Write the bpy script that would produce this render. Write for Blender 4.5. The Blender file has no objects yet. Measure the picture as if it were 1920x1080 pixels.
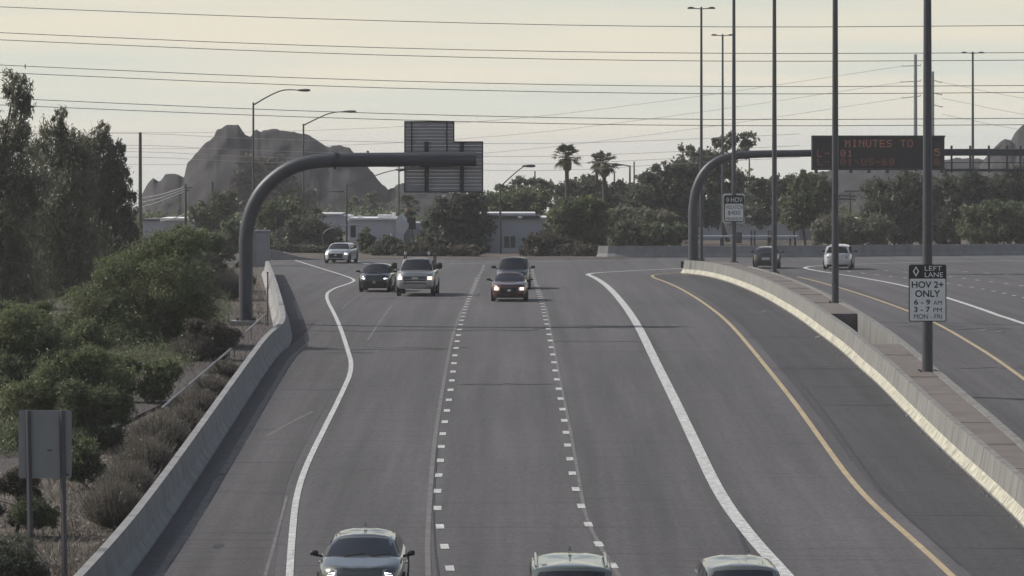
import bpy, bmesh, math, random
import numpy as np
from mathutils import Vector

SC = bpy.context.scene
COL = SC.collection
R = math.radians

# ------------------------------------------------------------------ camera
F = 6900.0          # focal length in photo pixels (1920 wide)
YT = 300.0          # photo row of the true horizon
HC = 9.3            # camera height
cam = bpy.data.cameras.new('camera')
cam.sensor_width = 36.0
cam.lens = F / 1920.0 * 36.0
cam.shift_y = -(540.0 - YT) / 1920.0
cam.clip_start = 1.0
cam.clip_end = 9000.0
camo = bpy.data.objects.new('camera', cam)
COL.objects.link(camo)
camo.location = (0, 0, HC)
camo.rotation_euler = (R(90), 0, 0)
SC.camera = camo

# ------------------------------------------------------------------ world, sun, exposure
SUN_EL = R(40)
SUN_AZ = R(-71)      # from +Y towards -X: sun stands left and a little ahead
w = bpy.data.worlds.new('World')
SC.world = w
w.use_nodes = True
nt = w.node_tree
nt.nodes.clear()
out = nt.nodes.new('ShaderNodeOutputWorld')
bg = nt.nodes.new('ShaderNodeBackground')
sky = nt.nodes.new('ShaderNodeTexSky')
sky.sky_type = 'NISHITA'
sky.sun_disc = False
sky.sun_elevation = SUN_EL
sky.sun_rotation = SUN_AZ
sky.air_density = 1.0
sky.dust_density = 3.0
sky.ozone_density = 1.0
tc = nt.nodes.new('ShaderNodeTexCoord')
mp = nt.nodes.new('ShaderNodeMapping')
mp.inputs['Scale'].default_value = (4, 4, 75)
mp.inputs['Rotation'].default_value = (0, R(0.6), 0)
no = nt.nodes.new('ShaderNodeTexNoise')
no.inputs['Scale'].default_value = 1.6
no.inputs['Detail'].default_value = 5
no.inputs['Roughness'].default_value = 0.5
cr = nt.nodes.new('ShaderNodeValToRGB')
cr.color_ramp.elements[0].position = 0.36
cr.color_ramp.elements[0].color = (8.0, 8.3, 7.35, 1)
cr.color_ramp.elements[1].position = 0.66
cr.color_ramp.elements[1].color = (9.7, 9.0, 7.35, 1)
mx = nt.nodes.new('ShaderNodeMixRGB')
# high veil fills the horizon, shaped thinner overhead, unseen, to cut ambient light
sep = nt.nodes.new('ShaderNodeSeparateXYZ'); vm = nt.nodes.new('ShaderNodeMapRange')
vm.inputs[1].default_value = 0.0; vm.inputs[2].default_value = 0.34; vm.inputs[3].default_value = 0.90; vm.inputs[4].default_value = 0.06
L = nt.links.new
L(tc.outputs['Generated'], mp.inputs[0]); L(mp.outputs[0], no.inputs['Vector'])
L(no.outputs[0], cr.inputs[0]); L(sky.outputs[0], mx.inputs[1]); L(cr.outputs[0], mx.inputs[2])
L(tc.outputs['Generated'], sep.inputs[0]); L(sep.outputs['Z'], vm.inputs[0]); L(vm.outputs[0], mx.inputs[0]); L(mx.outputs[0], bg.inputs[0]); L(bg.outputs[0], out.inputs[0])
bg.inputs[1].default_value = 0.10

sun = bpy.data.lights.new('sun', 'SUN')
sun.energy = 4.5
sun.angle = R(1.2)
sun.color = (1.0, 0.95, 0.86)
suno = bpy.data.objects.new('sun', sun)
COL.objects.link(suno)
sd = Vector((math.sin(SUN_AZ) * math.cos(SUN_EL), math.cos(SUN_AZ) * math.cos(SUN_EL), math.sin(SUN_EL)))
suno.rotation_euler = sd.to_track_quat('Z', 'Y').to_euler()
suno.location = (-60, 100, 60)

SC.view_settings.view_transform = 'Standard'
SC.view_settings.look = 'None'
SC.view_settings.exposure = 0.0
SC.view_settings.gamma = 1.0
SC.view_settings.use_curve_mapping = False
SC.cycles.use_denoising = True
SC.cycles.max_bounces = 6
SC.cycles.volume_bounces = 0
SC.cycles.sample_clamp_indirect = 6.0

# ------------------------------------------------------------------ the lie of the land
def zg(d):
    a = -2.41 + 0.0295 * d
    b = 2.85 - 0.00377 * d
    k = 0.22
    m = np.minimum(a, b)
    fall = 0.0107 * np.maximum(0.0, np.asarray(d, dtype=float) - 450.0)     # the plain drops away beyond the interchange
    return m - k * np.log(np.exp(-(a - m) / k) + np.exp(-(b - m) / k)) - fall

_D = np.concatenate([np.arange(38, 420, 0.25), np.arange(420, 6000, 10)])
_Y = YT + F * (HC - zg(_D)) / _D
def dist(y, h=0.0):
    yy = _Y - F * h / _D
    return float(np.interp(-y, -yy, _D))
def P(x, y, h=0.0):
    """a photo pixel that lies h above the ground -> world point"""
    d = dist(y, h)
    return Vector(((x - 960) * d / F, d, float(zg(d)) + h))
def W(x, y, d):
    """a photo pixel at distance d -> world point"""
    return Vector(((x - 960) * d / F, d, HC - (y - YT) * d / F))
def G(X, d, h=0.0):
    return Vector((X, d, float(zg(d)) + h))

# ------------------------------------------------------------------ materials
MATS = {}
def mat(name, col, rough=0.8, var=0.12, scale=2.0, metal=0.0, bump=0.0, bscale=20.0, emis=None, es=1.0,
        spec=0.4, stretch=(1, 1, 1), col2=None, coat=0.0, world=False, detail=4):
    if name in MATS: return MATS[name]
    m = bpy.data.materials.new(name); m.use_nodes = True
    t = m.node_tree; b = t.nodes['Principled BSDF']
    b.inputs['Roughness'].default_value = rough
    b.inputs['Metallic'].default_value = metal
    b.inputs['Specular IOR Level'].default_value = spec
    b.inputs['Coat Weight'].default_value = coat
    b.inputs['Coat Roughness'].default_value = 0.05
    if world:
        g = t.nodes.new('ShaderNodeNewGeometry'); src = g.outputs['Position']
    else:
        g = t.nodes.new('ShaderNodeTexCoord'); src = g.outputs['Object']
    mpp = t.nodes.new('ShaderNodeMapping'); mpp.inputs['Scale'].default_value = stretch
    t.links.new(src, mpp.inputs[0])
    n = t.nodes.new('ShaderNodeTexNoise'); n.inputs['Scale'].default_value = scale; n.inputs['Detail'].default_value = detail
    n.inputs['Roughness'].default_value = 0.65
    t.links.new(mpp.outputs[0], n.inputs['Vector'])
    r = t.nodes.new('ShaderNodeValToRGB')
    c2 = col2 if col2 else tuple(c * (1 + var) for c in col)
    c1 = col if col2 else tuple(c * (1 - var) for c in col)
    r.color_ramp.elements[0].position = 0.3; r.color_ramp.elements[0].color = (*c1, 1)
    r.color_ramp.elements[1].position = 0.7; r.color_ramp.elements[1].color = (*c2, 1)
    t.links.new(n.outputs[0], r.inputs[0]); t.links.new(r.outputs[0], b.inputs['Base Color'])
    if bump:
        n2 = t.nodes.new('ShaderNodeTexNoise'); n2.inputs['Scale'].default_value = bscale; n2.inputs['Detail'].default_value = 3
        t.links.new(mpp.outputs[0], n2.inputs['Vector'])
        bp = t.nodes.new('ShaderNodeBump'); bp.inputs['Strength'].default_value = bump; bp.inputs['Distance'].default_value = 0.03
        t.links.new(n2.outputs[0], bp.inputs['Height']); t.links.new(bp.outputs[0], b.inputs['Normal'])
    if emis:
        b.inputs['Emission Color'].default_value = (*emis, 1); b.inputs['Emission Strength'].default_value = es
    MATS[name] = m
    return m

def asphalt(name, col, line=0.25, seed=0.0, lanes=True):
    """worn asphalt: broad mottling, aggregate grain, lengthwise wheel wear, fine transverse cracks"""
    m = bpy.data.materials.new(name); m.use_nodes = True
    t = m.node_tree; b = t.nodes['Principled BSDF']; lk = t.links.new
    b.inputs['Roughness'].default_value = 0.82; b.inputs['Specular IOR Level'].default_value = 0.3
    g = t.nodes.new('ShaderNodeNewGeometry')
    def noise(sc, stretch, det=4, ro=0.6):
        mm = t.nodes.new('ShaderNodeMapping'); mm.inputs['Scale'].default_value = stretch
        mm.inputs['Location'].default_value = (seed, seed * 2, 0)
        lk(g.outputs['Position'], mm.inputs[0])
        n = t.nodes.new('ShaderNodeTexNoise'); n.inputs['Scale'].default_value = sc; n.inputs['Detail'].default_value = det
        n.inputs['Roughness'].default_value = ro; lk(mm.outputs[0], n.inputs['Vector']); return n.outputs[0]
    def rng(src, a, bb, lo, hi):
        q = t.nodes.new('ShaderNodeMapRange'); q.inputs[1].default_value = a; q.inputs[2].default_value = bb
        q.inputs[3].default_value = lo; q.inputs[4].default_value = hi; lk(src, q.inputs[0]); return q.outputs[0]
    def mul(a, bb):
        q = t.nodes.new('ShaderNodeMath'); q.operation = 'MULTIPLY'; lk(a, q.inputs[0]); lk(bb, q.inputs[1]); return q.outputs[0]
    broad = rng(noise(0.10, (1.6, 0.35, 1)), 0.3, 0.7, 0.84, 1.14)
    wear = rng(noise(1.0, (1.3, 0.016, 1), 3), 0.33, 0.67, 0.78, 1.14)
    grain = rng(noise(9.0, (1, 0.5, 1), 2), 0.25, 0.75, 0.76, 1.24)
    tl = rng(noise(1.0, (0.10, 2.6, 1), 3, 0.75), 0.33, 0.42, 1.0 - line, 1.0)
    streak = rng(noise(1.0, (0.05, 5.0, 1), 2), 0.6, 0.72, 1.0, 1.05)
    spots = rng(noise(1.2, (1.0, 0.45, 1), 5, 0.7), 0.68, 0.76, 1.0, 0.80)
    v = mul(mul(mul(mul(broad, wear), spots), mul(grain, tl)), streak)
    c = t.nodes.new('ShaderNodeMixRGB'); c.blend_type = 'MULTIPLY'; c.inputs[0].default_value = 1.0
    c.inputs[1].default_value = (*col, 1); lk(v, c.inputs[2]); lk(c.outputs[0], b.inputs['Base Color'])
    MATS[name] = m
    return m

def leafmat(name, col, col2, trans=0.3):
    m = bpy.data.materials.new(name); m.use_nodes = True
    t = m.node_tree; lk = t.links.new
    for n in list(t.nodes):
        if n.type == 'BSDF_PRINCIPLED': t.nodes.remove(n)
    o = [n for n in t.nodes if n.type == 'OUTPUT_MATERIAL'][0]
    g = t.nodes.new('ShaderNodeNewGeometry')
    n = t.nodes.new('ShaderNodeTexNoise'); n.inputs['Scale'].default_value = 0.9; n.inputs['Detail'].default_value = 5
    n.inputs['Roughness'].default_value = 0.75
    lk(g.outputs['Position'], n.inputs['Vector'])
    r = t.nodes.new('ShaderNodeValToRGB')
    r.color_ramp.elements[0].position = 0.3; r.color_ramp.elements[0].color = (*col, 1)
    r.color_ramp.elements[1].position = 0.7; r.color_ramp.elements[1].color = (*col2, 1)
    lk(n.outputs[0], r.inputs[0])
    d = t.nodes.new('ShaderNodeBsdfDiffuse'); tr = t.nodes.new('ShaderNodeBsdfTranslucent')
    gl = t.nodes.new('ShaderNodeBsdfGlossy'); gl.inputs['Roughness'].default_value = 0.45
    gl.inputs['Color'].default_value = (0.6, 0.6, 0.6, 1)
    lk(r.outputs[0], d.inputs[0]); lk(r.outputs[0], tr.inputs[0])
    m1 = t.nodes.new('ShaderNodeMixShader'); m1.inputs[0].default_value = trans
    m2 = t.nodes.new('ShaderNodeMixShader'); m2.inputs[0].default_value = 0.03
    lk(d.outputs[0], m1.inputs[1]); lk(tr.outputs[0], m1.inputs[2])
    lk(m1.outputs[0], m2.inputs[1]); lk(gl.outputs[0], m2.inputs[2]); lk(m2.outputs[0], o.inputs[0])
    MATS[name] = m
    return m

asphalt('asphalt', (0.073, 0.070, 0.075))
asphalt('asphalt_side', (0.047, 0.046, 0.051), 0.55, 7.0)
asphalt('asphalt_left', (0.068, 0.065, 0.069), 0.48, 13.0)
mat('dirt', (0.042, 0.034, 0.029), 0.95, col2=(0.105, 0.085, 0.073), scale=1.1, bump=0.6, bscale=7, world=True, detail=7)
mat('ditch_shade', (0.048, 0.040, 0.043), 0.95, col2=(0.066, 0.056, 0.058), scale=1.5, world=True)
mat('concrete', (0.16, 0.16, 0.168), 0.85, col2=(0.25, 0.25, 0.255), scale=1.3, bump=0.15, bscale=9, world=True, detail=7, stretch=(1, 1, 0.6))
mat('concrete_stain', (0.10, 0.10, 0.10), 0.85, col2=(0.21, 0.21, 0.20), scale=2.6, bump=0.15, bscale=9, world=True, detail=7, stretch=(1, 1, 0.12))
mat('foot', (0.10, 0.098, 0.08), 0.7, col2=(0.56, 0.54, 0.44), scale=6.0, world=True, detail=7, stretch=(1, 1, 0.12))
mat('slab', (0.095, 0.082, 0.079), 0.9, col2=(0.145, 0.127, 0.122), scale=0.8, world=True, detail=6)
mat('white_paint', (0.20, 0.205, 0.21), 0.7, col2=(0.58, 0.59, 0.59), scale=6.0, world=True, detail=6)
mat('yellow_paint', (0.27, 0.215, 0.135), 0.7, col2=(0.40, 0.325, 0.21), scale=2.0, world=True, detail=6)
mat('worn_paint', (0.070, 0.069, 0.073), 0.8, col2=(0.150, 0.148, 0.148), scale=2.6, world=True, detail=8)
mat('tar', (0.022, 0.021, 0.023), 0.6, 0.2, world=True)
mat('galv', (0.20, 0.205, 0.22), 0.5, 0.1, 1.0, metal=0.35)
mat('galv_dark', (0.055, 0.057, 0.068), 0.5, 0.12, 1.0, metal=0.25)
mat('dark_metal', (0.035, 0.036, 0.042), 0.5, 0.15)
mat('pole_steel', (0.062, 0.063, 0.075), 0.45, 0.1, 0.6, metal=0.3)
mat('alu', (0.24, 0.24, 0.28), 0.5, 0.08, 0.8, metal=0.3)
mat('sign_back', (0.20, 0.21, 0.22), 0.6, 0.1, 0.7, metal=0.1)
mat('sign_white', (0.66, 0.67, 0.68), 0.5, 0.04)
mat('sign_black', (0.012, 0.012, 0.016), 0.5, 0.1)
mat('board_black', (0.013, 0.013, 0.017), 0.5, 0.2)
mat('led', (0.08, 0.02, 0.01), 0.5, 0.05, emis=(0.62, 0.25, 0.17), es=0.26)
mat('led_dim', (0.08, 0.02, 0.01), 0.5, 0.05, emis=(0.62, 0.22, 0.15), es=0.15)
mat('rock_hill', (0.015, 0.014, 0.018), 0.95, col2=(0.027, 0.025, 0.029), scale=0.22, bump=0.9, bscale=0.35, world=True, detail=9)
mat('bark', (0.075, 0.06, 0.048), 0.95, 0.3, 3.0)
mat('pale_bark', (0.16, 0.135, 0.115), 0.95, 0.35, 2.0)
mat('palm_trunk', (0.06, 0.052, 0.045), 0.95, 0.3, 4.0)
mat('palm_skirt', (0.14, 0.115, 0.08), 0.95, 0.3, 4.0)
mat('wood_pole', (0.075, 0.066, 0.052), 0.95, 0.25, 3.0)
mat('stucco', (0.40, 0.41, 0.46), 0.9, 0.08, 0.7)
mat('stucco_pale', (0.52, 0.52, 0.55), 0.9, 0.08, 0.7)
mat('roof_white', (0.72, 0.72, 0.72), 0.6, 0.08)
mat('roof_dark', (0.07, 0.07, 0.08), 0.8, 0.15)
mat('window_dark', (0.03, 0.035, 0.04), 0.15, 0.1)
mat('wire', (0.10, 0.10, 0.10), 0.6, 0.1)
mat('wire_bright', (0.55, 0.55, 0.55), 0.5, 0.1)
mat('wire_faint', (0.30, 0.30, 0.30), 0.6, 0.1)
mat('stone', (0.20, 0.17, 0.155), 0.95, 0.4, 3.0)
mat('litter', (0.62, 0.62, 0.60), 0.7, 0.1)
leafmat('leaf_euc', (0.100, 0.108, 0.075), (0.185, 0.185, 0.132), 0.6)
leafmat('leaf_dark', (0.055, 0.067, 0.050), (0.120, 0.130, 0.094), 0.48)
leafmat('leaf_green', (0.085, 0.108, 0.052), (0.165, 0.190, 0.098), 0.52)
leafmat('leaf_mid', (0.070, 0.089, 0.050), (0.140, 0.160, 0.09), 0.5)
leafmat('leaf_brown', (0.060, 0.054, 0.044), (0.115, 0.102, 0.082), 0.4)
leafmat('leaf_palm', (0.030, 0.036, 0.020), (0.070, 0.075, 0.040), 0.25)
leafmat('straw', (0.085, 0.080, 0.072), (0.165, 0.152, 0.132), 0.45)
M = MATS

# ------------------------------------------------------------------ mesh helpers
def link(name, me, m, parent=None):
    o = bpy.data.objects.new(name, me)
    COL.objects.link(o)
    if m is not None and len(me.materials) == 0:
        me.materials.append(M[m] if isinstance(m, str) else m)
    if parent is not None: o.parent = parent
    return o

class MB:
    """collects shapes into one mesh; coordinates are relative to org"""
    def __init__(s, org=(0, 0, 0)):
        s.v = []; s.f = []; s.o = Vector(org)
    def add(s, vs, fs):
        n = len(s.v)
        s.v += [tuple(Vector(p) - s.o) for p in vs]
        s.f += [tuple(i + n for i in f) for f in fs]
        return s
    def box(s, c, size, rz=0.0):
        c = Vector(c); hx, hy, hz = (q / 2 for q in size); ca, sa = math.cos(rz), math.sin(rz)
        vs = []
        for dz in (-hz, hz):
            for dx, dy in ((-hx, -hy), (hx, -hy), (hx, hy), (-hx, hy)):
                vs.append((c.x + dx * ca - dy * sa, c.y + dx * sa + dy * ca, c.z + dz))
        return s.add(vs, [(3, 2, 1, 0), (4, 5, 6, 7), (0, 1, 5, 4), (1, 2, 6, 5), (2, 3, 7, 6), (3, 0, 4, 7)])
    def tube(s, pts, rad, n=8, cap=True):
        pts = [Vector(p) for p in pts]
        if not isinstance(rad, (list, tuple)): rad = [rad] * len(pts)
        vs = []; fs = []; prev = None
        for i, p in enumerate(pts):
            d = (pts[min(i + 1, len(pts) - 1)] - pts[max(i - 1, 0)]).normalized()
            ref = prev if prev is not None else (Vector((1, 0, 0)) if abs(d.x) < 0.9 else Vector((0, 1, 0)))
            u = (ref - d * ref.dot(d)).normalized(); prev = u; vv = d.cross(u)
            for k in range(n):
                a = 2 * math.pi * k / n
                vs.append(p + (u * math.cos(a) + vv * math.sin(a)) * rad[i])
        for i in range(len(pts) - 1):
            for k in range(n):
                k2 = (k + 1) % n
                fs.append((i * n + k, i * n + k2, (i + 1) * n + k2, (i + 1) * n + k))
        if cap:
            fs.append(tuple(reversed(range(n)))); fs.append(tuple(range((len(pts) - 1) * n, len(pts) * n)))
        return s.add(vs, fs)
    def prism(s, poly, dvec):
        n = len(poly); d = Vector(dvec); poly = [Vector(p) for p in poly]
        vs = poly + [p + d for p in poly]
        fs = [tuple(range(n)), tuple(reversed(range(n, 2 * n)))]
        fs += [(i + n, (i + 1) % n + n, (i + 1) % n, i) for i in range(n)]
        return s.add(vs, fs)
    def rings(s, rings, cap0=True, cap1=True, closed=True):
        n = len(rings[0]); vs = [p for r in rings for p in r]; fs = []
        for i in range(len(rings) - 1):
            for k in range(n if closed else n - 1):
                k2 = (k + 1) % n
                fs.append((i * n + k, i * n + k2, (i + 1) * n + k2, (i + 1) * n + k))
        if cap0: fs.append(tuple(reversed(range(n))))
        if cap1: fs.append(tuple(range((len(rings) - 1) * n, len(rings) * n)))
        return s.add(vs, fs)
    def mesh(s, name, smooth=False, angle=40, fixn=True):
        me = bpy.data.meshes.new(name)
        me.from_pydata(s.v, [], s.f)
        if fixn or smooth:
            bm = bmesh.new(); bm.from_mesh(me)
            if fixn: bmesh.ops.recalc_face_normals(bm, faces=bm.faces)
            if smooth:
                for f in bm.faces: f.smooth = True
                for e in bm.edges:
                    if len(e.link_faces) == 2 and e.calc_face_angle(0) > R(angle): e.smooth = False
            bm.to_mesh(me); bm.free()
        me.update()
        return me
    def build(s, name, m, parent=None, smooth=False, angle=40, fixn=True):
        return link(name, s.mesh(name, smooth, angle, fixn), m, parent)

def tag(o, label=None, cat=None, group=None, kind=None):
    if label: o['label'] = label
    if cat: o['category'] = cat
    if group: o['group'] = group
    if kind: o['kind'] = kind
    return o
def thing(name, label, cat, loc=(0, 0, 0), rot=(0, 0, 0), group=None):
    o = bpy.data.objects.new(name, None); COL.objects.link(o)
    o.empty_display_size = 0.3
    o.location = loc; o.rotation_euler = rot
    return tag(o, label, cat, group)
def quads(name, v, m, parent=None):
    """v: (n,4,3) array of loose quads -> one mesh"""
    n = len(v)
    me = bpy.data.meshes.new(name)
    me.vertices.add(n * 4); me.vertices.foreach_set('co', v.reshape(-1).astype(np.float32))
    me.loops.add(n * 4); me.loops.foreach_set('vertex_index', np.arange(n * 4, dtype=np.int32))
    me.polygons.add(n); me.polygons.foreach_set('loop_start', np.arange(0, n * 4, 4, dtype=np.int32))
    me.update(calc_edges=True)
    return link(name, me, m, parent)

def smooth_line(pts, it=2):
    pts = [Vector(p) for p in pts]
    for _ in range(it):
        q = [pts[0]]
        for a, b in zip(pts[:-1], pts[1:]):
            q += [a * 0.75 + b * 0.25, a * 0.25 + b * 0.75]
        pts = q + [pts[-1]]
    return pts
def resample(pts, step):
    o = [pts[0]]
    for a, b in zip(pts[:-1], pts[1:]):
        n = max(1, int(math.ceil((b - a).length / step)))
        o += [a.lerp(b, k / n) for k in range(1, n + 1)]
    return o
def plan(px, h=0.0):
    return [P(x, y, h) for x, y in px]
def normals(pts):
    ns = []
    for i in range(len(pts)):
        d = pts[min(i + 1, len(pts) - 1)] - pts[max(i - 1, 0)]
        d = Vector((d.x, d.y)).normalized()
        ns.append(Vector((d.y, -d.x, 0)))       # to the right of travel
    return ns
def strip(name, px, width, zoff, m, parent=None, it=2, step=2.0, w2=None):
    pts = resample(smooth_line(plan(px), it), step)
    ns = normals(pts); n = len(pts); vs = []; fs = []
    for i, (p, q) in enumerate(zip(pts, ns)):
        ww = width if w2 is None else width + (w2 - width) * i / (n - 1)
        for sgn in (-1, 1):
            a = p + q * sgn * ww / 2
            vs.append(G(a.x, a.y, zoff))
    for i in range(n - 1): fs.append((2 * i, 2 * i + 1, 2 * i + 3, 2 * i + 2))
    return MB().add(vs, fs).build(name, m, parent, fixn=False)
def sheet(name, rows, zoff, m, parent=None):
    """rows: list of (d, [x...]) all of one length"""
    n = len(rows[0][1]); vs = []; fs = []
    for d, xs in rows:
        for x in xs: vs.append(G(x, d, zoff))
    for i in range(len(rows) - 1):
        for k in range(n - 1):
            a = i * n + k; fs.append((a, a + 1, a + n + 1, a + n))
    return MB().add(vs, fs).build(name, m, parent, fixn=False)

# ================================================================== SETTING
# ground sheet to the horizon
ds = list(np.arange(-100, 40, 10)) + list(np.arange(40, 330, 3)) + list(np.geomspace(330, 4800, 30))
xs = list(-np.geomspace(12, 2900, 24)[::-1]) + list(np.linspace(-10, 10, 6)) + list(np.geomspace(12, 2900, 24))
grd = sheet('ground', [(float(d), xs) for d in ds], -0.06, 'dirt')
tag(grd, 'brown dirt ground reaching to the foot of the hills', kind='structure')

# traced base line of the left barrier (its road side)
LB = [(60, 1300), (248, 1080), (330, 962), (405, 845), (485, 720), (520, 668), (549, 645), (546, 618), (538, 590), (526, 550), (512, 515), (506, 490)]
LBp = plan(LB)
lb_d = [p.y for p in LBp][::1]; lb_x = [p.x for p in LBp]
def xl(d): return float(np.interp(d, lb_d, lb_x))
rows = []
for d in np.arange(45, 297.1, 2.0):
    left = xl(d) if d > lb_d[0] else lb_x[0]
    if d > 262: left = (500 - 960) * d / F - (d - 262) * 0.9
    rows.append((float(d), [left - 0.05, -6, -3, 0, 3, 6, 10, 16, 24, 36, 55, 80]))
road = sheet('road', rows, 0.0, 'asphalt')
tag(road, 'worn grey multi-lane freeway asphalt', kind='structure')
# verge that closes the far side of the freeway
vr = []
for X in np.linspace(-32, 9.5, 22):
    d0 = 279.0 + 0.004 * (X + 10) ** 2
    vr.append((X, d0))
mb = MB()
for (x0, a), (x1, b) in zip(vr[:-1], vr[1:]):
    mb.add([G(x0, a, 0.02), G(x1, b, 0.02), G(x1, 300, 0.02), G(x0, 300, 0.02)], [(0, 1, 2, 3)])
tag(mb.build('verge', 'dirt', fixn=False), kind='structure')

# right-hand shoulder beside the median, darker and cracked
MBASE = [(2110, 1195), (1917, 987), (1870, 940), (1780, 858), (1703, 781), (1647, 722), (1613, 693), (1580, 661), (1540, 631), (1518, 614), (1473, 583), (1434, 559), (1390, 538.5), (1347, 523.5), (1307, 515.5), (1276, 513.5)]
YEL = [(2120, 1400), (1785, 1080), (1720, 1020), (1640, 950), (1590, 895), (1540, 825), (1490, 755), (1430, 680), (1390, 632), (1340, 583), (1300, 555), (1260, 533), (1215, 517.5), (1240, 513.5), (1280, 511)]
a = resample(smooth_line(plan(YEL[:-2])), 2.0); b = resample(smooth_line(plan(MBASE)), 2.0)
ay = [p.y for p in a]; ax = [p.x for p in a]; by = [p.y for p in b]; bx = [p.x for p in b]
rows = []
for d in np.arange(60, 236, 2.0):
    x0 = float(np.interp(d, ay, ax)) + 0.45; x1 = float(np.interp(d, by, bx)) + 0.1
    rows.append((float(d), list(np.linspace(x0, max(x1, x0 + 0.05), 4))))
tag(sheet('median_shoulder', rows, 0.005, 'asphalt_side'), kind='structure')
# left shoulder
WL = [(530, 1300), (543, 1080), (547, 1010), (555, 930), (575, 870), (610, 800), (640, 740), (662, 690), (650, 650), (632, 600), (608, 554), (625, 541), (655, 532), (668, 525), (640, 515), (600, 503), (553, 488)]
c = resample(smooth_line(plan(WL[:11])), 2.0)
cy = [p.y for p in c]; cx = [p.x for p in c]
rows = []
for d in np.arange(60, 196, 2.0):
    x0 = xl(d) + 0.62; x1 = float(np.interp(d, cy, cx)) - 0.35
    rows.append((float(d), list(np.linspace(x0, max(x1, x0 + 0.05), 4))))
tag(sheet('left_shoulder', rows, 0.005, 'asphalt_left'), kind='structure')
# pale gutter seam along the left barrier
gp = [(x + 0.60, d) for d in np.arange(60, 190, 2.0) for x in [xl(d)]]
mb = MB(); rr = random.Random(3); vs = []; fs = []
for i, (x, d) in enumerate(gp):
    vs += [G(x - 0.08 - rr.random() * 0.05, d, 0.010), G(x + 0.06 + rr.random() * 0.06, d, 0.010)]
    if i: fs.append((2 * i - 2, 2 * i - 1, 2 * i + 1, 2 * i))
mb.add(vs, fs); tag(mb.build('gutter', 'worn_paint', fixn=False), kind='structure')
# concrete ditch on the left slope, its shade put into the dark colour
strip('shaded_ditch', [(-200, 930), (0, 868), (110, 815), (230, 757), (330, 722), (420, 684), (500, 640), (540, 600)], 2.6, 0.02, 'ditch_shade')['kind'] = 'structure'

# ---- painted markings (pieces of the road)
strip('edge_line', WL, 0.17, 0.012, 'white_paint', road)
HOVL = [(1560, 1180), (1475, 1080), (1410, 1010), (1350, 930), (1303, 830), (1265, 750), (1225, 670), (1195, 610), (1165, 565), (1140, 537), (1115, 520), (1096, 513.5), (1150, 509.5), (1290, 503)]
strip('edge_line', HOVL, 0.34, 0.012, 'white_paint', road)
strip('edge_line', YEL, 0.17, 0.012, 'yellow_paint', road)
strip('edge_line', [(2300, 990), (1920, 711), (1860, 668), (1800, 632), (1700, 582), (1600, 547), (1540, 530), (1495, 519)], 0.17, 0.012, 'yellow_paint', road)
strip('edge_line', [(2300, 730), (1920, 612), (1800, 566), (1700, 536), (1600, 518), (1530, 508), (1502, 501.5), (1540, 498), (1620, 495), (1760, 491), (1920, 488), (2200, 486)], 0.28, 0.012, 'white_paint', road)
strip('edge_line', [(640, 485.5), (668, 490), (695, 497), (790, 497), (940, 492.5), (1110, 488.5), (1280, 487)], 0.2, 0.012, 'white_paint', road)
strip('edge_line', [(1480, 487.5), (1700, 484.5), (1920, 482), (2200, 480)], 0.2, 0.012, 'white_paint', road)
def dashes(px, d0, d1, period, ln, wd, m='white_paint'):
    pts = resample(smooth_line(plan(px)), 1.0)
    y = [p.y for p in pts]; x = [p.x for p in pts]
    shared = {}
    d = d0
    while d < d1:
        q = []
        for dd in (d, d + ln):
            X = float(np.interp(dd, y, x)); q += [G(X - wd / 2, dd, 0.012), G(X + wd / 2, dd, 0.012)]
        MB(q[0]).add([q[0], q[1], q[3], q[2]], [(0, 1, 2, 3)]).build('lane_dash', m, road, fixn=False).location = q[0]
        d += period
DL = [(870, 1200), (844, 1067), (834, 1027), (825, 990), (820, 957), (820, 925), (822, 895), (826, 868), (829, 817), (838, 771), (846, 726), (855, 650), (866, 600), (876, 570), (885, 550), (897, 520), (905, 505)]
DR = [(1240, 1200), (1150, 1062), (1122, 1021), (1103, 985), (1090, 950), (1079, 918), (1073, 888), (1064, 835), (1058, 787), (1051, 746), (1043, 708), (1034, 650), (1023, 600), (1016, 570), (1008, 545), (1001, 520)]
dashes(DL, dist(1071), 262, 3.66, 0.85, 0.20)
dashes(DR, dist(1066), 250, 3.66, 0.85, 0.20)
for px, d0 in (([(1560, 506), (1640, 515), (1720, 524), (1789, 533), (1848, 543), (1900, 554), (2000, 578)], 176), ([(1560, 500), (1640, 506), (1720, 512), (1794, 520.5), (1851, 528), (1911, 535), (2000, 548)], 186), ([(1700, 502), (1800, 509), (1920, 518), (2000, 525)], 205)):
    dashes(px[::-1], d0, 246, 3.66, 0.95, 0.2)
# worn older lane paint beside the dashes, scrapes, diamonds, transverse seams, one with gantry shade
for px, wd in (([(812, 1180), (800, 1050), (806, 930), (814, 830), (828, 740), (842, 660), (858, 600), (878, 560), (893, 520)], 0.13),
               ([(1180, 1110), (1100, 985), (1086, 900), (1070, 810), (1052, 720), (1036, 640), (1024, 580), (1010, 535)], 0.10),
               ([(500, 818), (545, 792), (586, 772)], 0.10), ([(690, 638), (712, 605), (735, 573)], 0.10),
               ([(497, 1080), (520, 1000), (538, 930)], 0.08), ([(640, 580), (660, 562), (690, 545)], 0.08), ([(668, 504), (682, 516), (690, 525)], 0.09)):
    strip('worn_line', px, wd, 0.009, 'worn_paint', road)
for px, wd in (([(1800, 1060), (1690, 960), (1640, 905), (1590, 835), (1545, 770), (1500, 715)], 0.06), ([(1380, 960), (1386, 1000), (1402, 1035)], 0.09), ([(838, 1180), (815, 1040), (812, 940), (820, 840)], 0.05),
               ([(1470, 600), (1440, 575), (1400, 555), (1350, 536)], 0.06)):
    strip('tar_seam_and_shade', px, wd, 0.0095, 'tar', road)
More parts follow.
